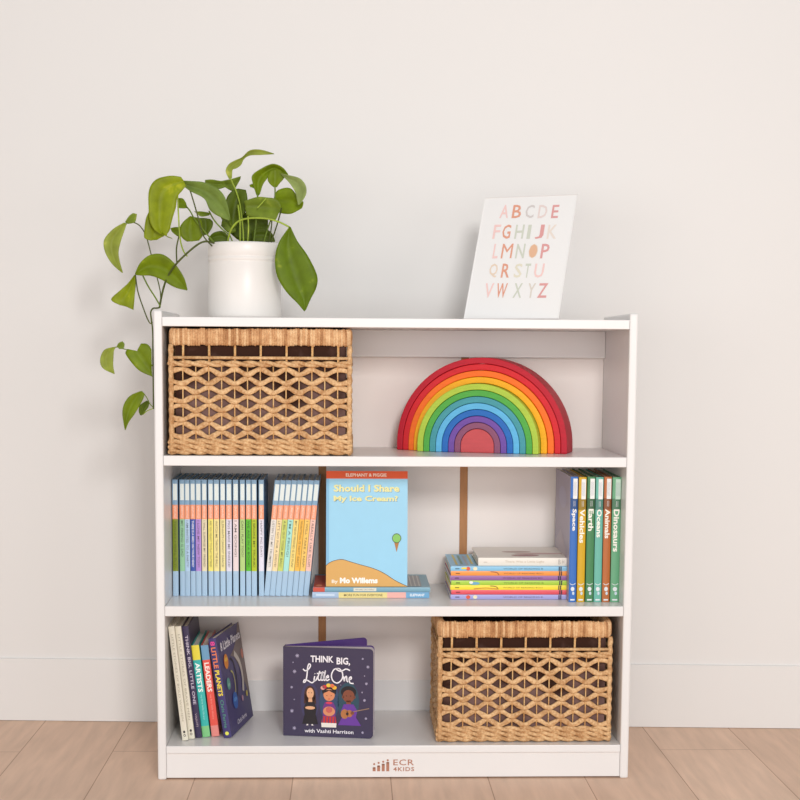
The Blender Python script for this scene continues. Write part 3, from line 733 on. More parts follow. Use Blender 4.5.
for x, y, rx, ry, c_ in ((.24, .72, .085, .075, (226, 138, 52)), (.20, .50, .07, .06, (96, 158, 150)), (.36, .30, .10, .085, (50, 96, 176)), (.66, .26, .035, .03, (196, 150, 170)), (.86, .27, .04, .032, (206, 190, 90)), (.92, .68, .05, .05, (196, 120, 100))):
    A.ell(x, y, rx, ry, ink(c_), L=4, n=20)
for x, y, rx, ry, c_ in ((.24, .74, .06, .02, (240, 190, 80)), (.20, .49, .05, .018, (140, 190, 170)), (.36, .31, .07, .02, (80, 140, 206))):
    A.ell(x, y, rx, ry, ink(c_), L=5, n=16)
mb.build('cover_picture', r)
mb = MB(); A = Art(mb, (t, 0, 0), (0, 1, 0), (0, 0, 1), sx=.172, sy=h, lift=0.0003)
A.text('8 Little Planets', .10, .84, .94, .93, ink((232, 228, 236)), bold=.03, L=5); mb.build('cover_title', r)
mb = MB(); A = Art(mb, (t, 0, 0), (0, 1, 0), (0, 0, 1), sx=.172, sy=h, lift=0.0003)
A.text('Chris Ferrie', .30, .06, .70, .11, ink((216, 210, 226)), bold=.02, L=5)
mb.build('author_name', r)

# ------------------------------------------------------------------ displayed board book with fanned pages
BLp = atz(284.3, 735.6, SHB); BRp = atz(372.9, 739.0, SHB)
ax = (BRp-BLp); ax.z = 0; wB = ax.length; ang = math.atan2(ax.y, ax.x)
hB = at(283.6, 646.8, BLp.y).z-SHB
tb = empty('board_book', 'dark purple board book standing slightly open, three figures on its cover', 'book', M=TR(V((BLp.x, BLp.y, SHB+.0005))) @ RZ(ang))
COV = card((58, 50, 78)); PURP = card((84, 58, 128))
def leaf_slab(mb, a, th, m, y0=0.0, w=wB, h=hB, rc=.008, off=0.0):
    """rounded-corner board hinged at x=0, turned by angle a"""
    pts = [(0, 0)]
    for k in range(6): q = -PI/2+PI/2*k/5; pts.append((w-rc+rc*math.cos(q), rc+rc*math.sin(q)))
    for k in range(6): q = PI/2*k/5; pts.append((w-rc+rc*math.cos(q), h-rc+rc*math.sin(q)))
    pts.append((0, h)); n = len(pts)
    M_ = TR(V((0, y0, 0))) @ RZ(a)
    vs = [(x, 0, z) for x, z in pts]+[(x, th, z) for x, z in pts]
    mb.add(vs, [tuple(range(n)), tuple(range(2*n-1, n-1, -1))]+[(k, n+k, n+(k+1) % n, (k+1) % n) for k in range(n)], m, False, M_)
mb = MB(); leaf_slab(mb, 0, .0024, COV); fc = mb.build('front_cover', tb)
mb = MB()
for k in range(5): leaf_slab(mb, math.radians(.9+1.0*k), .0018, mat('board_pages', (196, 186, 190), var=.03), y0=.0028+.002*k, w=wB-.001, h=hB-.001)
mb.build('pages', tb)
mb = MB()
for k in range(1): leaf_slab(mb, math.radians(9+13*k), .0018, PURP, y0=.0135+.002*k, w=wB-.001, h=hB-.001)
leaf_slab(mb, math.radians(33), .0024, PURP, y0=.0180); mb.build('back_cover', tb)
mb = MB(); mb.box((-.0022, 0, 0), (-.0001, .0205, hB), COV); mb.build('spine', tb)
mb = MB(); A = Art(mb, (0, 0, 0), (1, 0, 0), (0, 0, 1), sx=wB/595.0, sy=-hB/590.0, lift=0.00025)
class Sh:  # shift crop px (90..685, 148..738) to local, y down
    def __init__(s, A): s.A = A
    def q(s, p): return (p[0]-90, p[1]-738)
    def poly(s, pts, m, L=1): s.A.poly([s.q(p) for p in pts], m, L)
    def ell(s, cx, cy, rx, ry, m, L=1, **k): c = s.q((cx, cy)); s.A.ell(c[0], c[1], rx, ry, m, L, **k)
    def stroke(s, pts, w, m, L=1): s.A.stroke([s.q(p) for p in pts], w*wB/595, m, L)
    def text(s, st, x0, y0, x1, y1, m, bold=0, L=1): a = s.q((x0, y1)); b = s.q((x1, y0)); s.A.text(st, a[0], a[1], b[0], b[1], m, bold, L)
S = Sh(A)
GL1 = ink((64, 60, 96)); GL2 = ink((50, 72, 104)); GL3 = ink((44, 74, 90)); SK1 = ink((226, 170, 130)); SK2 = ink((214, 140, 100)); SK3 = ink((130, 72, 52)); BK = ink((34, 28, 34)); HR1 = ink((70, 42, 36))
S.ell(262, 505, 62, 128, GL1, 1); S.ell(392, 500, 66, 130, GL2, 1); S.ell(520, 500, 72, 130, GL3, 1)
# figure in black with long brown hair
S.ell(263, 462, 38, 62, HR1, 2); S.poly([(226, 460), (300, 460), (306, 520), (222, 520)], HR1, 2); S.ell(265, 450, 24, 36, SK1, 3); S.poly([(255, 480), (277, 480), (280, 512), (252, 512)], SK1, 3)
S.poly([(222, 545), (240, 508), (292, 508), (308, 545), (302, 590), (318, 655), (212, 655), (228, 590)], BK, 4); S.ell(265, 547, 33, 11, SK1, 5)
S.poly([(244, 655), (252, 655), (252, 664), (238, 664)], ink((235, 225, 220)), 5); S.poly([(274, 655), (282, 655), (288, 664), (274, 664)], ink((235, 225, 220)), 5)
S.ell(256, 447, 3, 2.5, BK, 5, n=8); S.ell(274, 447, 3, 2.5, BK, 5, n=8)
# figure with flower crown and striped skirt
S.ell(392, 432, 48, 44, BK, 2); S.ell(392, 458, 38, 40, SK2, 3); S.poly([(350, 450), (350, 425), (434, 425), (434, 450), (392, 430)], BK, 4)
for x, y, c_ in ((362, 405, (196, 50, 60)), (388, 394, (236, 196, 70)), (412, 396, (230, 120, 80)), (428, 408, (240, 180, 60)), (350, 412, (226, 160, 150))): S.ell(x, y, 15, 13, ink(c_), 5, n=12)
S.poly([(350, 540), (364, 506), (420, 506), (436, 540), (434, 605), (350, 605)], ink((112, 52, 128)), 3); S.ell(392, 566, 40, 32, SK2, 4); S.ell(392, 556, 22, 20, ink((196, 96, 90)), 5); S.ell(392, 510, 22, 8, ink((214, 60, 90)), 5)
S.poly([(350, 600), (436, 600), (442, 645), (340, 645)], ink((196, 48, 48)), 5)
for q in range(5): S.poly([(348+q*20, 602), (354+q*20, 602), (352+q*20, 644), (346+q*20, 644)], ink((90, 60, 110)), 6)
S.poly([(340, 643), (442, 643), (440, 672), (342, 672)], ink((232, 224, 214)), 6)
S.ell(378, 462, 3.5, 2.5, BK, 5, n=8); S.ell(406, 462, 3.5, 2.5, BK, 5, n=8); S.ell(392, 484, 7, 2.5, ink((190, 40, 50)), 5, n=10)
# figure in purple with guitar
S.ell(522, 435, 52, 40, BK, 2); S.ell(522, 462, 40, 42, SK3, 3); S.ell(484, 468, 6, 9, SK3, 3); S.ell(562, 468, 6, 9, SK3, 3); S.poly([(508, 490), (536, 490), (538, 520), (506, 520)], SK3, 3)
S.poly([(472, 560), (490, 515), (556, 515), (580, 555), (572, 600), (606, 655), (452, 655), (480, 600)], ink((104, 56, 152)), 4)
S.ell(496, 580, 26, 32, ink((176, 112, 66)), 5); S.ell(528, 576, 22, 24, ink((176, 112, 66)), 5); S.stroke([(540, 566), (600, 552), (660, 538)], 6, ink((150, 120, 100)), 6); S.ell(514, 578, 9, 9, BK, 6, n=12); S.ell(548, 572, 12, 12, SK3, 6)
S.ell(508, 460, 3.5, 3, BK, 5, n=8); S.ell(536, 460, 3.5, 3, BK, 5, n=8)
# little stars
for x, y, s_ in ((178, 205, 13), (160, 310, 12), (140, 415, 8), (142, 572, 12), (158, 686, 12), (650, 265, 10), (640, 376, 9), (628, 486, 9), (615, 213, 6), (612, 434, 5), (638, 606, 8), (616, 700, 8), (150, 250, 4), (628, 325, 4), (158, 496, 4), (470, 390, 3)):
    for q in range(4):
        a = PI*q/4; S.stroke([(x-s_*math.cos(a), y-s_*math.sin(a)), (x+s_*math.cos(a), y+s_*math.sin(a))], 3.2 if s_ > 5 else 3, ink((178, 170, 196)), 2)
mb.build('cover_picture', fc)
mb = MB(); A = Art(mb, (0, 0, 0), (1, 0, 0), (0, 0, 1), sx=wB/595.0, sy=-hB/590.0, lift=0.00025); S = Sh(A); WI = ink((238, 234, 240))
# y axis points down in these crop coordinates, so text boxes run from lower to upper edge
def stx(st, x0, y0, x1, y1, bold, L=7):
    vs, fs, asp = text_geo(st, bold, 0, 1)
    mb.add([A.P(x0-90+(x1-x0)*a, (y1-738)+(y0-y1)*b, L) for a, b in vs], fs, WI)
stx('THINK', 268, 200, 422, 243, .03); stx('BIG,', 442, 207, 532, 262, .03)
for pts in ([(218, 290), (232, 302), (254, 292), (268, 266), (258, 256), (249, 280), (243, 340), (233, 374), (221, 378), (228, 362), (250, 366), (278, 380), (300, 360)],
            [(296, 335), (292, 362), (304, 362), (316, 335)], [(296, 318), (298, 322)],
            [(330, 300), (318, 345), (326, 362), (338, 350), (350, 302), (338, 348), (346, 362), (358, 345), (368, 296), (356, 345), (362, 362), (374, 346), (388, 340), (384, 328), (372, 345), (378, 362), (396, 352)],
            [(310, 318), (345, 314)], [(332, 312), (366, 310)],
            [(455, 280), (425, 288), (408, 325), (418, 362), (448, 376), (478, 350), (482, 312), (462, 282), (440, 285), (470, 298), (505, 282), (532, 292)],
            [(488, 330), (494, 362), (498, 340), (508, 330), (512, 360), (520, 366)], [(524, 352), (540, 345), (538, 332), (526, 345), (532, 372), (556, 376)]):
    S.stroke(pts, 8.5, WI, 7)
mb.build('cover_title', fc)
mb = MB(); A = Art(mb, (0, 0, 0), (1, 0, 0), (0, 0, 1), sx=wB/595.0, sy=-hB/590.0, lift=0.00025)
stx('with Vashti Harrison', 228, 686, 556, 711, .015)
mb.build('author_line', fc)

# ------------------------------------------------------------------ alphabet print in clear stand

yawF, leF, fw, fh = 0.436, 0.440, 0.1916, 0.2697
MF = TR(V((0.1318, 0.086, TOPZ+.0018))) @ RZ(-yawF) @ Matrix.Rotation(-leF, 4, 'X')
fr = empty('alphabet_print', 'white alphabet print with pastel letters leaning back on top of the bookcase', 'framed print', M=MF)
FRM = mat('pale_frame', (222, 218, 216), rough=0.3, var=0.01); SHEET = mat('white_print_paper', (232, 231, 230), rough=0.5, var=0.005)
bb = .0016
mb = MB(); mb.box((0, 0.0002, 0), (fw, .003, bb), FRM); mb.box((0, 0.0002, fh-bb), (fw, .003, fh), FRM); mb.box((0, 0.0002, bb), (bb, .003, fh-bb), SHEET); mb.box((fw-bb, 0.0002, bb), (fw, .003, fh-bb), SHEET)
mb.build('frame', fr)
mb = MB(); mb.box((bb, 0.0012, bb), (fw-bb, .0028, fh-bb), SHEET); sheet = mb.build('print_sheet', fr)
MI = MF.inverted()
def onp(px, py):
    o = MI @ CAM; d = MI.to_3x3() @ ray(px, py); t = (0.0012-o.y)/d.y; p = o+d*t; return (p.x, p.z)
mb = MB(); A = Art(mb, (0, .0012, 0), (1, 0, 0), (0, 0, 1), lift=0.0003)
PK = (236, 200, 196); TE = (220, 156, 132); SG = (202, 206, 192); RO = (216, 156, 154); GY = (206, 200, 198); BE = (226, 206, 186)
rows = [(115, 190, [('A', 285, 340, PK), ('B', 355, 412, TE), ('C', 430, 485, GY), ('D', 503, 560, (224, 208, 204)), ('E', 580, 625, RO)]),
        (228, 308, [('F', 245, 290, PK), ('G', 297, 350, TE), ('H', 370, 425, SG), ('I', 440, 465, SG), ('J', 487, 540, RO), ('K', 555, 615, (228, 216, 206))]),
        (337, 420, [('L', 245, 280, PK), ('M', 293, 360, TE), ('N', 375, 430, SG), ('O', 447, 505, BE), ('P', 518, 570, RO)]),
        (450, 530, [('Q', 222, 275, BE), ('R', 293, 345, TE), ('S', 365, 415, (222, 216, 196)), ('T', 425, 462, SG), ('U', 480, 540, PK)]),
        (562, 645, [('V', 195, 250, PK), ('W', 262, 328, TE), ('X', 360, 415, SG), ('Y', 440, 490, (214, 206, 196)), ('Z', 500, 560, RO)])]
for yt, yb_, ls in rows:
    for ch, xa, xb_, c_ in ls:
        p0 = onp(450+(xa-4)*.175, 185+yb_*.175); p1 = onp(450+(xb_-10)*.175, 185+yb_*.175); p2 = onp(450+xa*.175, 185+yt*.175)
        A.text(ch, p0[0], p0[1], max(p1[0], p0[0]+.003), p2[1], ink(c_), bold=.012 if ch != 'M' else .0)
        if ch == 'O': A.ell((p0[0]+p1[0])/2, (p0[1]+p2[1])/2, (p1[0]-p0[0])*.42, (p2[1]-p0[1])*.44, ink((222, 178, 146)), L=2)
mb.build('letters', sheet)
# easel leg behind
zt_ = fh*.62; top = V((fw/2, .0065, zt_)); Mi = MF.to_3x3().inverted()
pt = MF @ top; foot = V((pt.x+.010, pt.y+.045, TOPZ+.0045)); fl = MI @ foot
mb = MB(); mb.tube([top, top.lerp(fl, .5), fl], .004, FRM, n=8, flat=.4, up=(1, 0, 0)); mb.build('easel_leg', fr)

# ------------------------------------------------------------------ potted trailing plant
YP = 0.125
pc = at(244.8, 300, YP); pr_ = (at(281, 300, YP).x-at(208.4, 300, YP).x)/2
ph = at(244, 241.2, YP-pr_).z-TOPZ
plant = empty('potted_plant', 'trailing pothos with heart-shaped green leaves in a white ceramic pot on top of the bookcase', 'plant', (pc.x, YP, TOPZ+.0005))
PO = V((pc.x, YP, TOPZ+.0005))
mb = MB(); n = 56
prof = [(0.0, 0), (pr_-.004, 0), (pr_-.001, .002), (pr_, .005), (pr_, ph*.72), (pr_-.0012, ph*.735), (pr_-.0012, ph*.755), (pr_+.0006, ph*.77), (pr_+.0006, ph*.79), (pr_-.0012, ph*.805), (pr_-.0012, ph*.82), (pr_, ph*.835), (pr_, ph-.004), (pr_-.0015, ph-.0008), (pr_-.004, ph), (pr_-.0065, ph-.001), (pr_-.007, ph-.006), (pr_-.007, .01), (0, .01)]
vs = []; fs = []
for r_, z_ in prof:
    for k in range(n): a = 2*PI*k/n; vs.append((max(r_, 1e-5)*math.cos(a), max(r_, 1e-5)*math.sin(a), z_))
for i_ in range(len(prof)-1):
    for k in range(n): fs.append((i_*n+k, i_*n+(k+1) % n, (i_+1)*n+(k+1) % n, (i_+1)*n+k))
mb.add(vs, fs, CERAMIC, True); mb.build('pot', plant)
mb = MB(); vs = [(0, 0, ph-.016)]; 
for rr_ in range(1, 8):
    for k in range(28): a = 2*PI*k/28; q = (pr_-.0072)*rr_/7; vs.append((q*math.cos(a), q*math.sin(a), ph-.018+random.uniform(-.0015, .0015)))
fs = [(0, 1+k, 1+(k+1) % 28) for k in range(28)]
for rr_ in range(6):
    for k in range(28): b0 = 1+rr_*28; fs.append((b0+k, b0+28+k, b0+28+(k+1) % 28, b0+(k+1) % 28))
mb.add(vs, fs, SOIL, True); mb.build('soil', plant)

def clear(p):
    # keep foliage just outside the side panel it hangs beside
    w_ = p+PO
    if -.4600 < w_.x < -.439 and -.003 < w_.y < DEP+.02:
        if w_.z > HR-.010: w_.z = max(w_.z, HR+.0032)
        elif w_.x < -.452: w_.x = -.4600
    return w_-PO
def leafmat(c):
    nm = 'leaf_green_%d_%d_%d' % c
    if nm in MC: return MC[nm]
    m = bpy.data.materials.new(nm); m.use_nodes = True; MC[nm] = m; nt = m.node_tree; N = nt.nodes; L = nt.links
    b = N['Principled BSDF']; b.inputs['Roughness'].default_value = 0.5; b.inputs['Specular IOR Level'].default_value = 0.22
    tc = N.new('ShaderNodeTexCoord'); nz = N.new('ShaderNodeTexNoise'); nz.inputs['Scale'].default_value = 42; nz.inputs['Detail'].default_value = 4
    cr = N.new('ShaderNodeValToRGB'); e = cr.color_ramp.elements; e[0].position = .3; e[1].position = .62
    e[0].color = lin(tuple(int(v*.86) for v in c)); e[1].color = lin(c)
    e2 = cr.color_ramp.elements.new(.76); e2.color = lin((min(255, c[0]+42), min(255, c[1]+30), min(255, c[2]+26)))
    L.new(tc.outputs['Object'], nz.inputs[0]); L.new(nz.outputs[0], cr.inputs[0]); L.new(cr.outputs[0], b.inputs['Base Color'])
    tr = N.new('ShaderNodeBsdfTranslucent'); L.new(cr.outputs[0], tr.inputs[0]); ms = N.new('ShaderNodeMixShader'); ms.inputs[0].default_value = .12
    L.new(b.outputs[0], ms.inputs[1]); L.new(tr.outputs[0], ms.inputs[2]); L.new(ms.outputs[0], N['Material Output'].inputs[0])
    return m
def leaf(col, Y, st, fold=0.006, tip=-0.012, lab=None):
    """st: stations from base to tip, (left edge, midrib, right edge) seen positions; fold pushes the midrib towards the back"""
    n = len(st); Ls, Ms, Rs = [], [], []
    for i_, (l, m_, r_) in enumerate(st):
        u = i_/(n-1); y = Y+tip*u*u; b_ = math.sin(PI*min(1, max(0, u*.9+.08)))
        Ms.append(at(m_[0], m_[1], y)); Ls.append(at(l[0], l[1], y-fold*b_)); Rs.append(at(r_[0], r_[1], y-fold*.6*b_))
    Ls, Ms, Rs = spl(Ls, 4), spl(Ms, 4), spl(Rs, 4)
    mb = MB(); vs = []; K = 9
    for a, m_, c in zip(Ls, Ms, Rs):
        for k in range(K):
            t = k/(K-1)*2-1
            p = m_.lerp(a, -t) if t < 0 else m_.lerp(c, t)
            p = p+V((0, -1, 0))*(0.10*(a-m_).length*(1-abs(t))*abs(t)*2)
            p = p+V((0, 1, 0))*(.0012 if abs(t) < .01 else 0)
            vs.append(clear(p-PO))
    fs = [(i_*K+k, i_*K+k+1, (i_+1)*K+k+1, (i_+1)*K+k) for i_ in range(len(Ms)-1) for k in range(K-1)]
    mb.add(vs, fs, leafmat(col), True); o = mb.build('leaf', plant)
    md = o.modifiers.new('thickness', 'SOLIDIFY'); md.thickness = .0006
    return o
def stem(col, r_, pts, parent=None):
    """pts: (px, py, Y)"""
    q = spl([(p if isinstance(p, V) else at(*p))-PO for p in pts], 8)
    if not any(isinstance(p, V) for p in pts): q = [clear(p) for p in q]
    mb = MB(); mb.tube(q, r_, leafmat(col), n=8); return mb.build('stem', plant)
G1 = (140, 154, 16); G2 = (118, 138, 40); G3 = (88, 106, 16); G4 = (150, 162, 62); G5 = (116, 136, 10); G6 = (122, 144, 18); G7 = (150, 166, 96)
ST1 = (118, 140, 50); ST2 = (164, 186, 66); ST3 = (88, 96, 44)
Yf = YP-.05
# back layer
leaf(G3, YP+.03, [((226, 214), (226, 222), (227, 230)), ((240, 213), (240, 224), (240, 241)), ((255, 212), (255, 224), (255, 241)), ((268, 216), (268, 222), (268, 230))], .004, 0)
leaf(G3, YP+.01, [((251, 231), (252, 236), (252, 242)), ((262, 228), (262, 235), (262, 242)), ((271, 232), (271, 238), (271, 242)), ((275, 240), (275, 241), (275, 242))], .004, 0)
leaf(G3, YP, [((208, 239), (209, 240.5), (210, 242)), ((213, 233), (214, 237), (215, 242)), ((222, 231), (222, 236), (222, 242)), ((228, 235), (228, 239), (228, 242))], .004, 0)
leaf(G2, YP+.03, [((205, 180), (205, 182), (206, 184)), ((212, 179.5), (212, 184), (212, 188)), ((221, 181), (220, 184), (219, 189)), ((230, 180), (228, 184), (226, 187))], .006, 0)
leaf(G2, YP+.03, [((221, 181), (222, 183), (223, 186)), ((231, 179), (232, 185), (232, 191)), ((240, 176.5), (238, 181), (236, 187)), ((241, 177), (240.5, 178), (240, 180))], .006, 0)
leaf(G3, YP+.0, [((233, 190), (238, 188.5), (246, 190)), ((227, 197), (237, 199), (247.5, 198)), ((225, 208), (234, 212), (247, 209)), ((227, 218), (233, 222), (241, 218)), ((232, 228), (233, 229), (236, 227))], .010, .0)
leaf(G4, YP-.01, [((229, 179), (230.5, 178.5), (232, 178)), ((225.6, 171), (229, 171), (232.6, 170)), ((229, 164), (232, 166), (236, 168.5)), ((236, 160), (238, 162), (241, 165)), ((242, 157.5), (243, 158), (244, 159)), ((250, 150.3), (250, 153), (250, 155.5)), ((261, 149.7), (261, 152), (261, 155)), ((274, 153.5), (274, 153.8), (274, 154.2))], .004, 0.01)
leaf(G6, YP+.0, [((256.5, 195), (258, 196), (260, 194)), ((253, 184), (258, 184.5), (263, 184.5)), ((252, 176), (260, 178), (267.5, 178)), ((259, 170), (265, 173), (270.5, 173)), ((272, 164), (274, 168), (277, 173)), ((282, 167), (281, 171), (280, 176)), ((288, 174), (288, 175), (287, 176))], .012, -.01)
leaf(G6, YP+.0, [((249, 185), (250, 186), (250, 187)), ((254, 184), (255, 187), (255, 189)), ((257, 190), (257.5, 192), (258, 194))], .003, 0)
leaf(G5, YP-.012, [((270, 171), (275, 168.5), (281, 170)), ((267.6, 178), (275, 178), (284.5, 177)), ((269, 183), (275, 184), (280, 183)), ((273.5, 187), (275, 187.5), (277, 187))], .006, 0)
leaf(G7, YP-.02, [((281, 173.5), (281, 174), (282, 175)), ((290, 175.5), (289, 179), (289, 182.5)), ((300, 178.5), (296, 182), (293, 188)), ((305.8, 186), (300, 190), (295.5, 193)), ((305.8, 195), (301, 197), (297, 200)), ((300, 204), (299, 204.5), (298, 205))], .008, -.015)
leaf(G6, YP-.0, [((274, 197), (274, 203), (275, 210)), ((278, 190), (280, 201), (280, 213)), ((290, 188), (290, 202), (290, 214)), ((298, 197), (298, 205), (297, 211)), ((303.5, 202), (303, 205), (302, 208))], .008, -.02)
leaf(G2, YP-.02, [((244, 201), (245, 206), (246, 215)), ((257, 197), (256, 206), (255, 218)), ((267, 197.5), (267, 208), (267, 219)), ((276, 199), (276, 209), (275, 220)), ((281, 205), (280, 210), (278, 215))], .010, -.01)
leaf(G5, YP-.01, [((190, 216), (191, 216), (192, 216.5)), ((183, 222), (190, 224), (200.5, 219)), ((179.5, 229), (190, 231), (202.5, 226)), ((181.5, 237), (191, 238), (203, 235)), ((187, 241.5), (192, 241.5), (199, 240.5))], .007, 0)
leaf(G3, YP+.0, [((199, 218), (205, 218), (210, 219)), ((199, 224), (206, 225), (213, 222)), ((199, 230), (206, 231), (212, 228)), ((200, 235.5), (204, 235.5), (208, 234))], .006, 0)
leaf(G6, YP, [((177.5, 208), (178, 203), (178, 198)), ((183, 208.5), (183, 204), (183, 198.5)), ((187.5, 208), (187, 206), (186, 203))], .004, 0)
leaf(G2, YP, [((194, 211.5), (195, 212), (196, 212.5)), ((202, 211.5), (202, 214), (201, 216.5)), ((211, 213), (210, 214), (209, 215.5))], .003, 0)
leaf(G6, YP, [((170.5, 228), (171, 230), (172, 232)), ((176, 227), (176, 231), (177, 236)), ((181, 227.5), (181, 232), (181, 237))], .003, 0)
leaf(G2, YP+.01, [((219, 214), (222, 220), (221, 226)), ((228, 212), (230, 222), (229, 233)), ((236, 216), (236, 224), (236, 232))], .004, 0)
# left group
leaf(G1, Yf+.006, [((150, 210), (152, 210), (157, 209)), ((146, 218), (156, 219), (169, 217)), ((144.3, 230), (156, 230), (170.5, 227)), ((144.5, 238), (155, 238), (168, 233)), ((151, 240.5), (157, 240), (163, 236.5))], .008, -.006)
leaf(G1, Yf, [((181, 176.8), (184, 181), (186, 186)), ((170, 175.7), (176, 184), (182, 191)), ((156, 179.5), (167, 188), (177.5, 197)), ((149, 190), (161, 197), (176, 207)), ((148.5, 208), (160, 212), (173, 217)), ((150, 222), (160, 224), (170, 228)), ((157, 232), (162, 233), (167, 236)), ((171.5, 238), (172, 238.5), (173, 239))], .010, -.01)
leaf((118, 140, 60), Yf+.012, [((179, 180.5), (180, 182), (181, 184)), ((190, 181), (189, 186), (190, 191)), ((205, 182.5), (203, 191), (204, 198.5)), ((219, 189.5), (215, 199), (209.5, 209.5)), ((226.5, 201), (223, 209), (217, 215.5)), ((230.5, 219.5), (230, 220), (228.5, 220.5))], .008, -.01)
leaf(G4, Yf, [((124, 222.5), (125.5, 223), (127, 223.5)), ((113, 229), (118, 231), (124, 232)), ((104, 240), (112, 241), (121, 241)), ((105, 252), (112, 252), (118.7, 251)), ((112, 264), (116, 263), (119.5, 260)), ((122, 273), (122.6, 273), (123, 272.5))], .006, -.005)
leaf(G2, Yf, [((125, 222), (126, 223), (128, 224)), ((129, 216), (131, 219), (135, 222)), ((133, 213), (135, 213.5), (137, 214))], .003, 0)
leaf(G5, Yf-.015, [((135, 274), (135.5, 274.5), (136, 275)), ((140, 263), (141, 270), (142, 275.6)), ((150, 255), (150, 266), (151, 275.8)), ((163, 254.5), (162, 268), (162, 280)), ((175, 264), (173, 275), (171, 285.5)), ((184, 277.5), (181, 283), (178, 288.5)), ((187.4, 289.5), (187, 290.3), (186.3, 290.3))], .010, -.01)
leaf(G1, Yf-.01, [((134.5, 274.5), (135, 274.8), (136, 275.5)), ((128, 283), (131, 284), (135.8, 286)), ((120.5, 290), (128, 293), (134.8, 295)), ((111, 299.5), (123, 301), (134.2, 303)), ((120, 305), (127, 307), (133.5, 310)), ], .006, -.005)
YH = 0.012
leaf(G4, YH, [((113, 347), (114, 347), (115.5, 348)), ((104, 350), (108, 352), (114, 351)), ((100, 360), (106, 360), (113.5, 358)), ((103, 368.5), (108, 368.5), (113.3, 366)), ((114, 374), (114.5, 374.3), (114.7, 373.5))], .004, -.004)
leaf(G2, YH, [((116.5, 347), (118, 347.5), (119, 349)), ((118.5, 343), (121, 345), (123.5, 348.5)), ((122.5, 341.2), (123.5, 342.5), (124.7, 344))], .002, 0)
leaf(G5, YH-.01, [((127.5, 349), (137, 351), (141, 343.5)), ((125.5, 353.5), (139.5, 355), (148, 344.5)), ((131, 362), (143.5, 360), (152.5, 352)), ((139, 370.5), (148, 366.5), (155, 361.5)), ((148, 375), (152, 372.5), (155.3, 370)), ((154, 377), (154.5, 377), (155, 376.5))], .006, -.004)
leaf(G5, YH-.01, [((140, 391.2), (142, 391), (144.7, 394)), ((130, 395.7), (136, 397), (143.2, 399)), ((124, 404), (131, 406), (139, 407)), ((122.3, 413), (127.5, 415), (134, 415)), ((123.5, 423), (125.7, 423.5), (129, 422)), ((124.8, 430), (125.3, 430), (125.8, 429.5))], .005, -.004)
leaf(G3, YH, [((146.5, 400.5), (148, 401), (149.5, 402)), ((140, 405), (144, 406), (148.5, 407)), ((138.7, 411), (142, 411), (146.3, 410)), ((140, 415), (141.5, 415.5), (143.2, 414.3))], .003, 0)
# large right leaf
leaf((100, 124, 12), Yf-.02, [((289, 227), (289.7, 226.3), (291, 227.5)), ((279, 242), (288, 242), (297.5, 241)), ((275, 258), (290, 257), (308, 256)), ((277, 276), (295, 273), (317, 275)), ((286, 291.5), (300, 288), (316.6, 287)), ((297, 303), (304, 299), (311, 298.5)), ((303.8, 311), (304.5, 311.3), (306, 309.8))], .012, .004)
# stems
rz = .0014
stem(ST3, .0019, [(214, 243, YP-.06), (205, 241.5, YP-.085), (195, 246.5, YP-.09), (178, 262, YP-.085), (168, 276, Yf-.02), (163, 290, .04), V((-.4480, .024, HR+.0050))])
XO = -.4592
stem(ST3, .0015, [V((-.4480, .024, HR+.0050)), V((-.4530, .020, HR+.0040)), V((-.4590, .016, HR+.0032)), V((-.4628, .012, HR-.004)), V((-.4615, .010, HR-.018)), V((XO, .010, HR-.04)), V((XO, .010, .82)), V((XO, .010, .76)), V((XO, .009, .716))])
stem(ST1, rz, [(160.3, 306, .022), (155, 297, .03), (148, 286, .04), (143, 276, Yf-.012)])
stem(ST3, .0012, [(135.4, 275, Yf-.01), (138, 292, .04), (144, 310, .02), (148.5, 321, .01), (151, 323.5, .008), (153.6, 322, .009)])
stem(ST3, .0011, [(133, 222, Yf), (140, 226, Yf), (146, 236, Yf), (150.5, 252, Yf-.002), (153, 262, Yf-.002), (160, 290, .04), (160.5, 304, .022)])
stem(ST2, rz, [(177.5, 192, Yf-.004), (178.5, 215, Yf-.006), (180, 238, Yf-.008), (183, 250, Yf-.02), (187, 256, YP-.088)])
stem(ST3, .0014, [(179, 236, Yf), (176.5, 248, Yf-.01), (176.8, 262, YP-.085)])
stem(ST3, .0013, [(190, 190, Yf+.01), (194, 203, Yf+.01), (198, 217, YP-.03), (203, 235, YP-.03), (212, 246, YP-.04)])
stem(ST1, rz, [(186, 206, YP), (190, 211, YP-.01), (196, 221, YP-.02), (212, 240, YP-.03), (220, 248, YP-.02)])
stem(ST1, rz, [(209, 211, YP-.015), (214, 220, YP-.02), (222, 229, YP-.02), (230, 236, YP-.02), (234, 248, YP-.02)])
stem(ST2, .0018, [(227.5, 249, YP-.045), (228.5, 238, YP-.055), (232, 228, YP-.065), (239, 221, YP-.07), (250, 218.2, YP-.075), (266, 218.5, YP-.075), (279, 222, YP-.072), (289.5, 227.2, Yf-.02)])
stem(ST2, .0015, [(230.5, 178, YP-.01), (233, 184, YP-.008), (236, 191, YP-.006), (240, 205, YP-.01), (243, 230, YP-.02), (243.5, 248, YP-.02)])
stem(ST1, .0015, [(257.5, 194, YP-.002), (257.5, 203, YP-.005), (256, 222, YP-.01), (253, 248, YP-.01)])
stem(ST1, .0014, [(275, 186.5, YP-.012), (275, 196, YP-.014), (274, 210, YP-.014), (268, 228, YP-.014), (262, 248, YP-.01)])
stem(ST3, .0014, [(281.5, 208, YP-.012), (279, 218, YP-.02), (276, 228, YP-.02), (271, 243, YP-.02), (269, 249, YP-.02)])
stem(ST3, .0012, [(272, 218, YP-.01), (271.5, 226, YP-.02), (270, 236, YP-.02), (266, 249, YP-.01)])
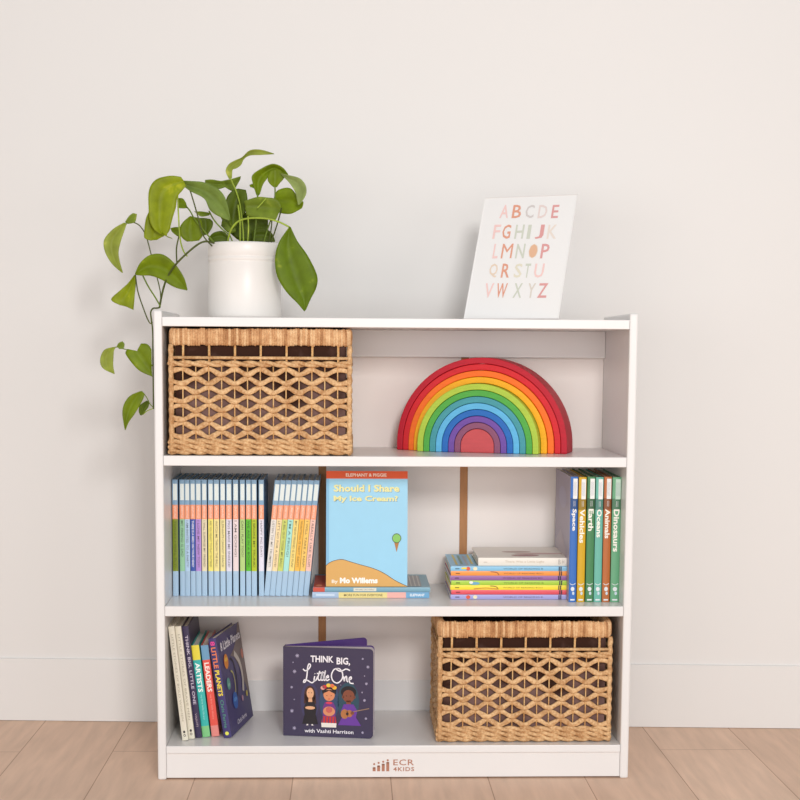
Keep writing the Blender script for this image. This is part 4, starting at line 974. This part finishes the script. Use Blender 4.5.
stem(ST2, .0012, [(266, 198.5, YP-.033), (262, 203, YP-.035), (257.5, 208, YP-.037)])
stem(ST2, .0016, [(238, 205, YP-.02), (240, 222, YP-.03), (240, 248, YP-.02)])
stem(ST2, .0014, [(248, 216, YP-.04), (248.5, 230, YP-.04), (247, 249, YP-.03)])
stem(ST1, .0009, [(114.5, 347.3, YH), (118, 347.2, YH), (124, 349, YH), (134, 352, YH), (153.2, 366, .009)])
stem(ST1, .0009, [(143.5, 393, YH-.01), (147, 398, YH-.005), (150, 404, .002), (153.2, 407.5, .008)])
stem(ST2, .0009, [(142.5, 414.8, YH), (147, 411, YH), (153, 408.5, .008)])

# ------------------------------------------------------------------ light
w = bpy.data.worlds.new('world'); bpy.context.scene.world = w; w.use_nodes = True
bg = w.node_tree.nodes['Background']; bg.inputs[0].default_value = (1.0, 0.995, 0.99, 1); bg.inputs[1].default_value = 0.44
def area(nm, loc, tgt, size, power, col=(1, 1, 1)):
    l = bpy.data.lights.new(nm, 'AREA'); l.shape = 'RECTANGLE'; l.size = size[0]; l.size_y = size[1]; l.energy = power; l.color = col
    o = bpy.data.objects.new(nm, l); C.objects.link(o); o.location = loc
    o.rotation_euler = (V(tgt)-V(loc)).to_track_quat('-Z', 'Y').to_euler(); return o
area('key_light', (.45, -3.3, 1.78), (0, .2, .6), (.55, .55), 52, (1.0, .99, .98))
area('fill_light', (-2.1, -3.0, .9), (-.1, .2, .3), (1.8, 1.2), 17, (1.0, .985, .97))
area('side_light', (2.0, -2.8, .9), (.1, .2, .3), (1.2, 1.0), 11, (1.0, .995, .99))
area('front_fill', (-.1, -4.4, 0.75), (0, .2, .4), (2.8, 1.2), 32, (1.0, .985, .975))  # added fill from behind the camera, brightens the shelf compartments
sc = bpy.context.scene
sc.view_settings.view_transform = 'Standard'; sc.view_settings.look = 'None'; sc.view_settings.exposure = 0.0; sc.view_settings.gamma = 1.0
sc.cycles.max_bounces = 8; sc.cycles.diffuse_bounces = 5; sc.cycles.use_denoising = True
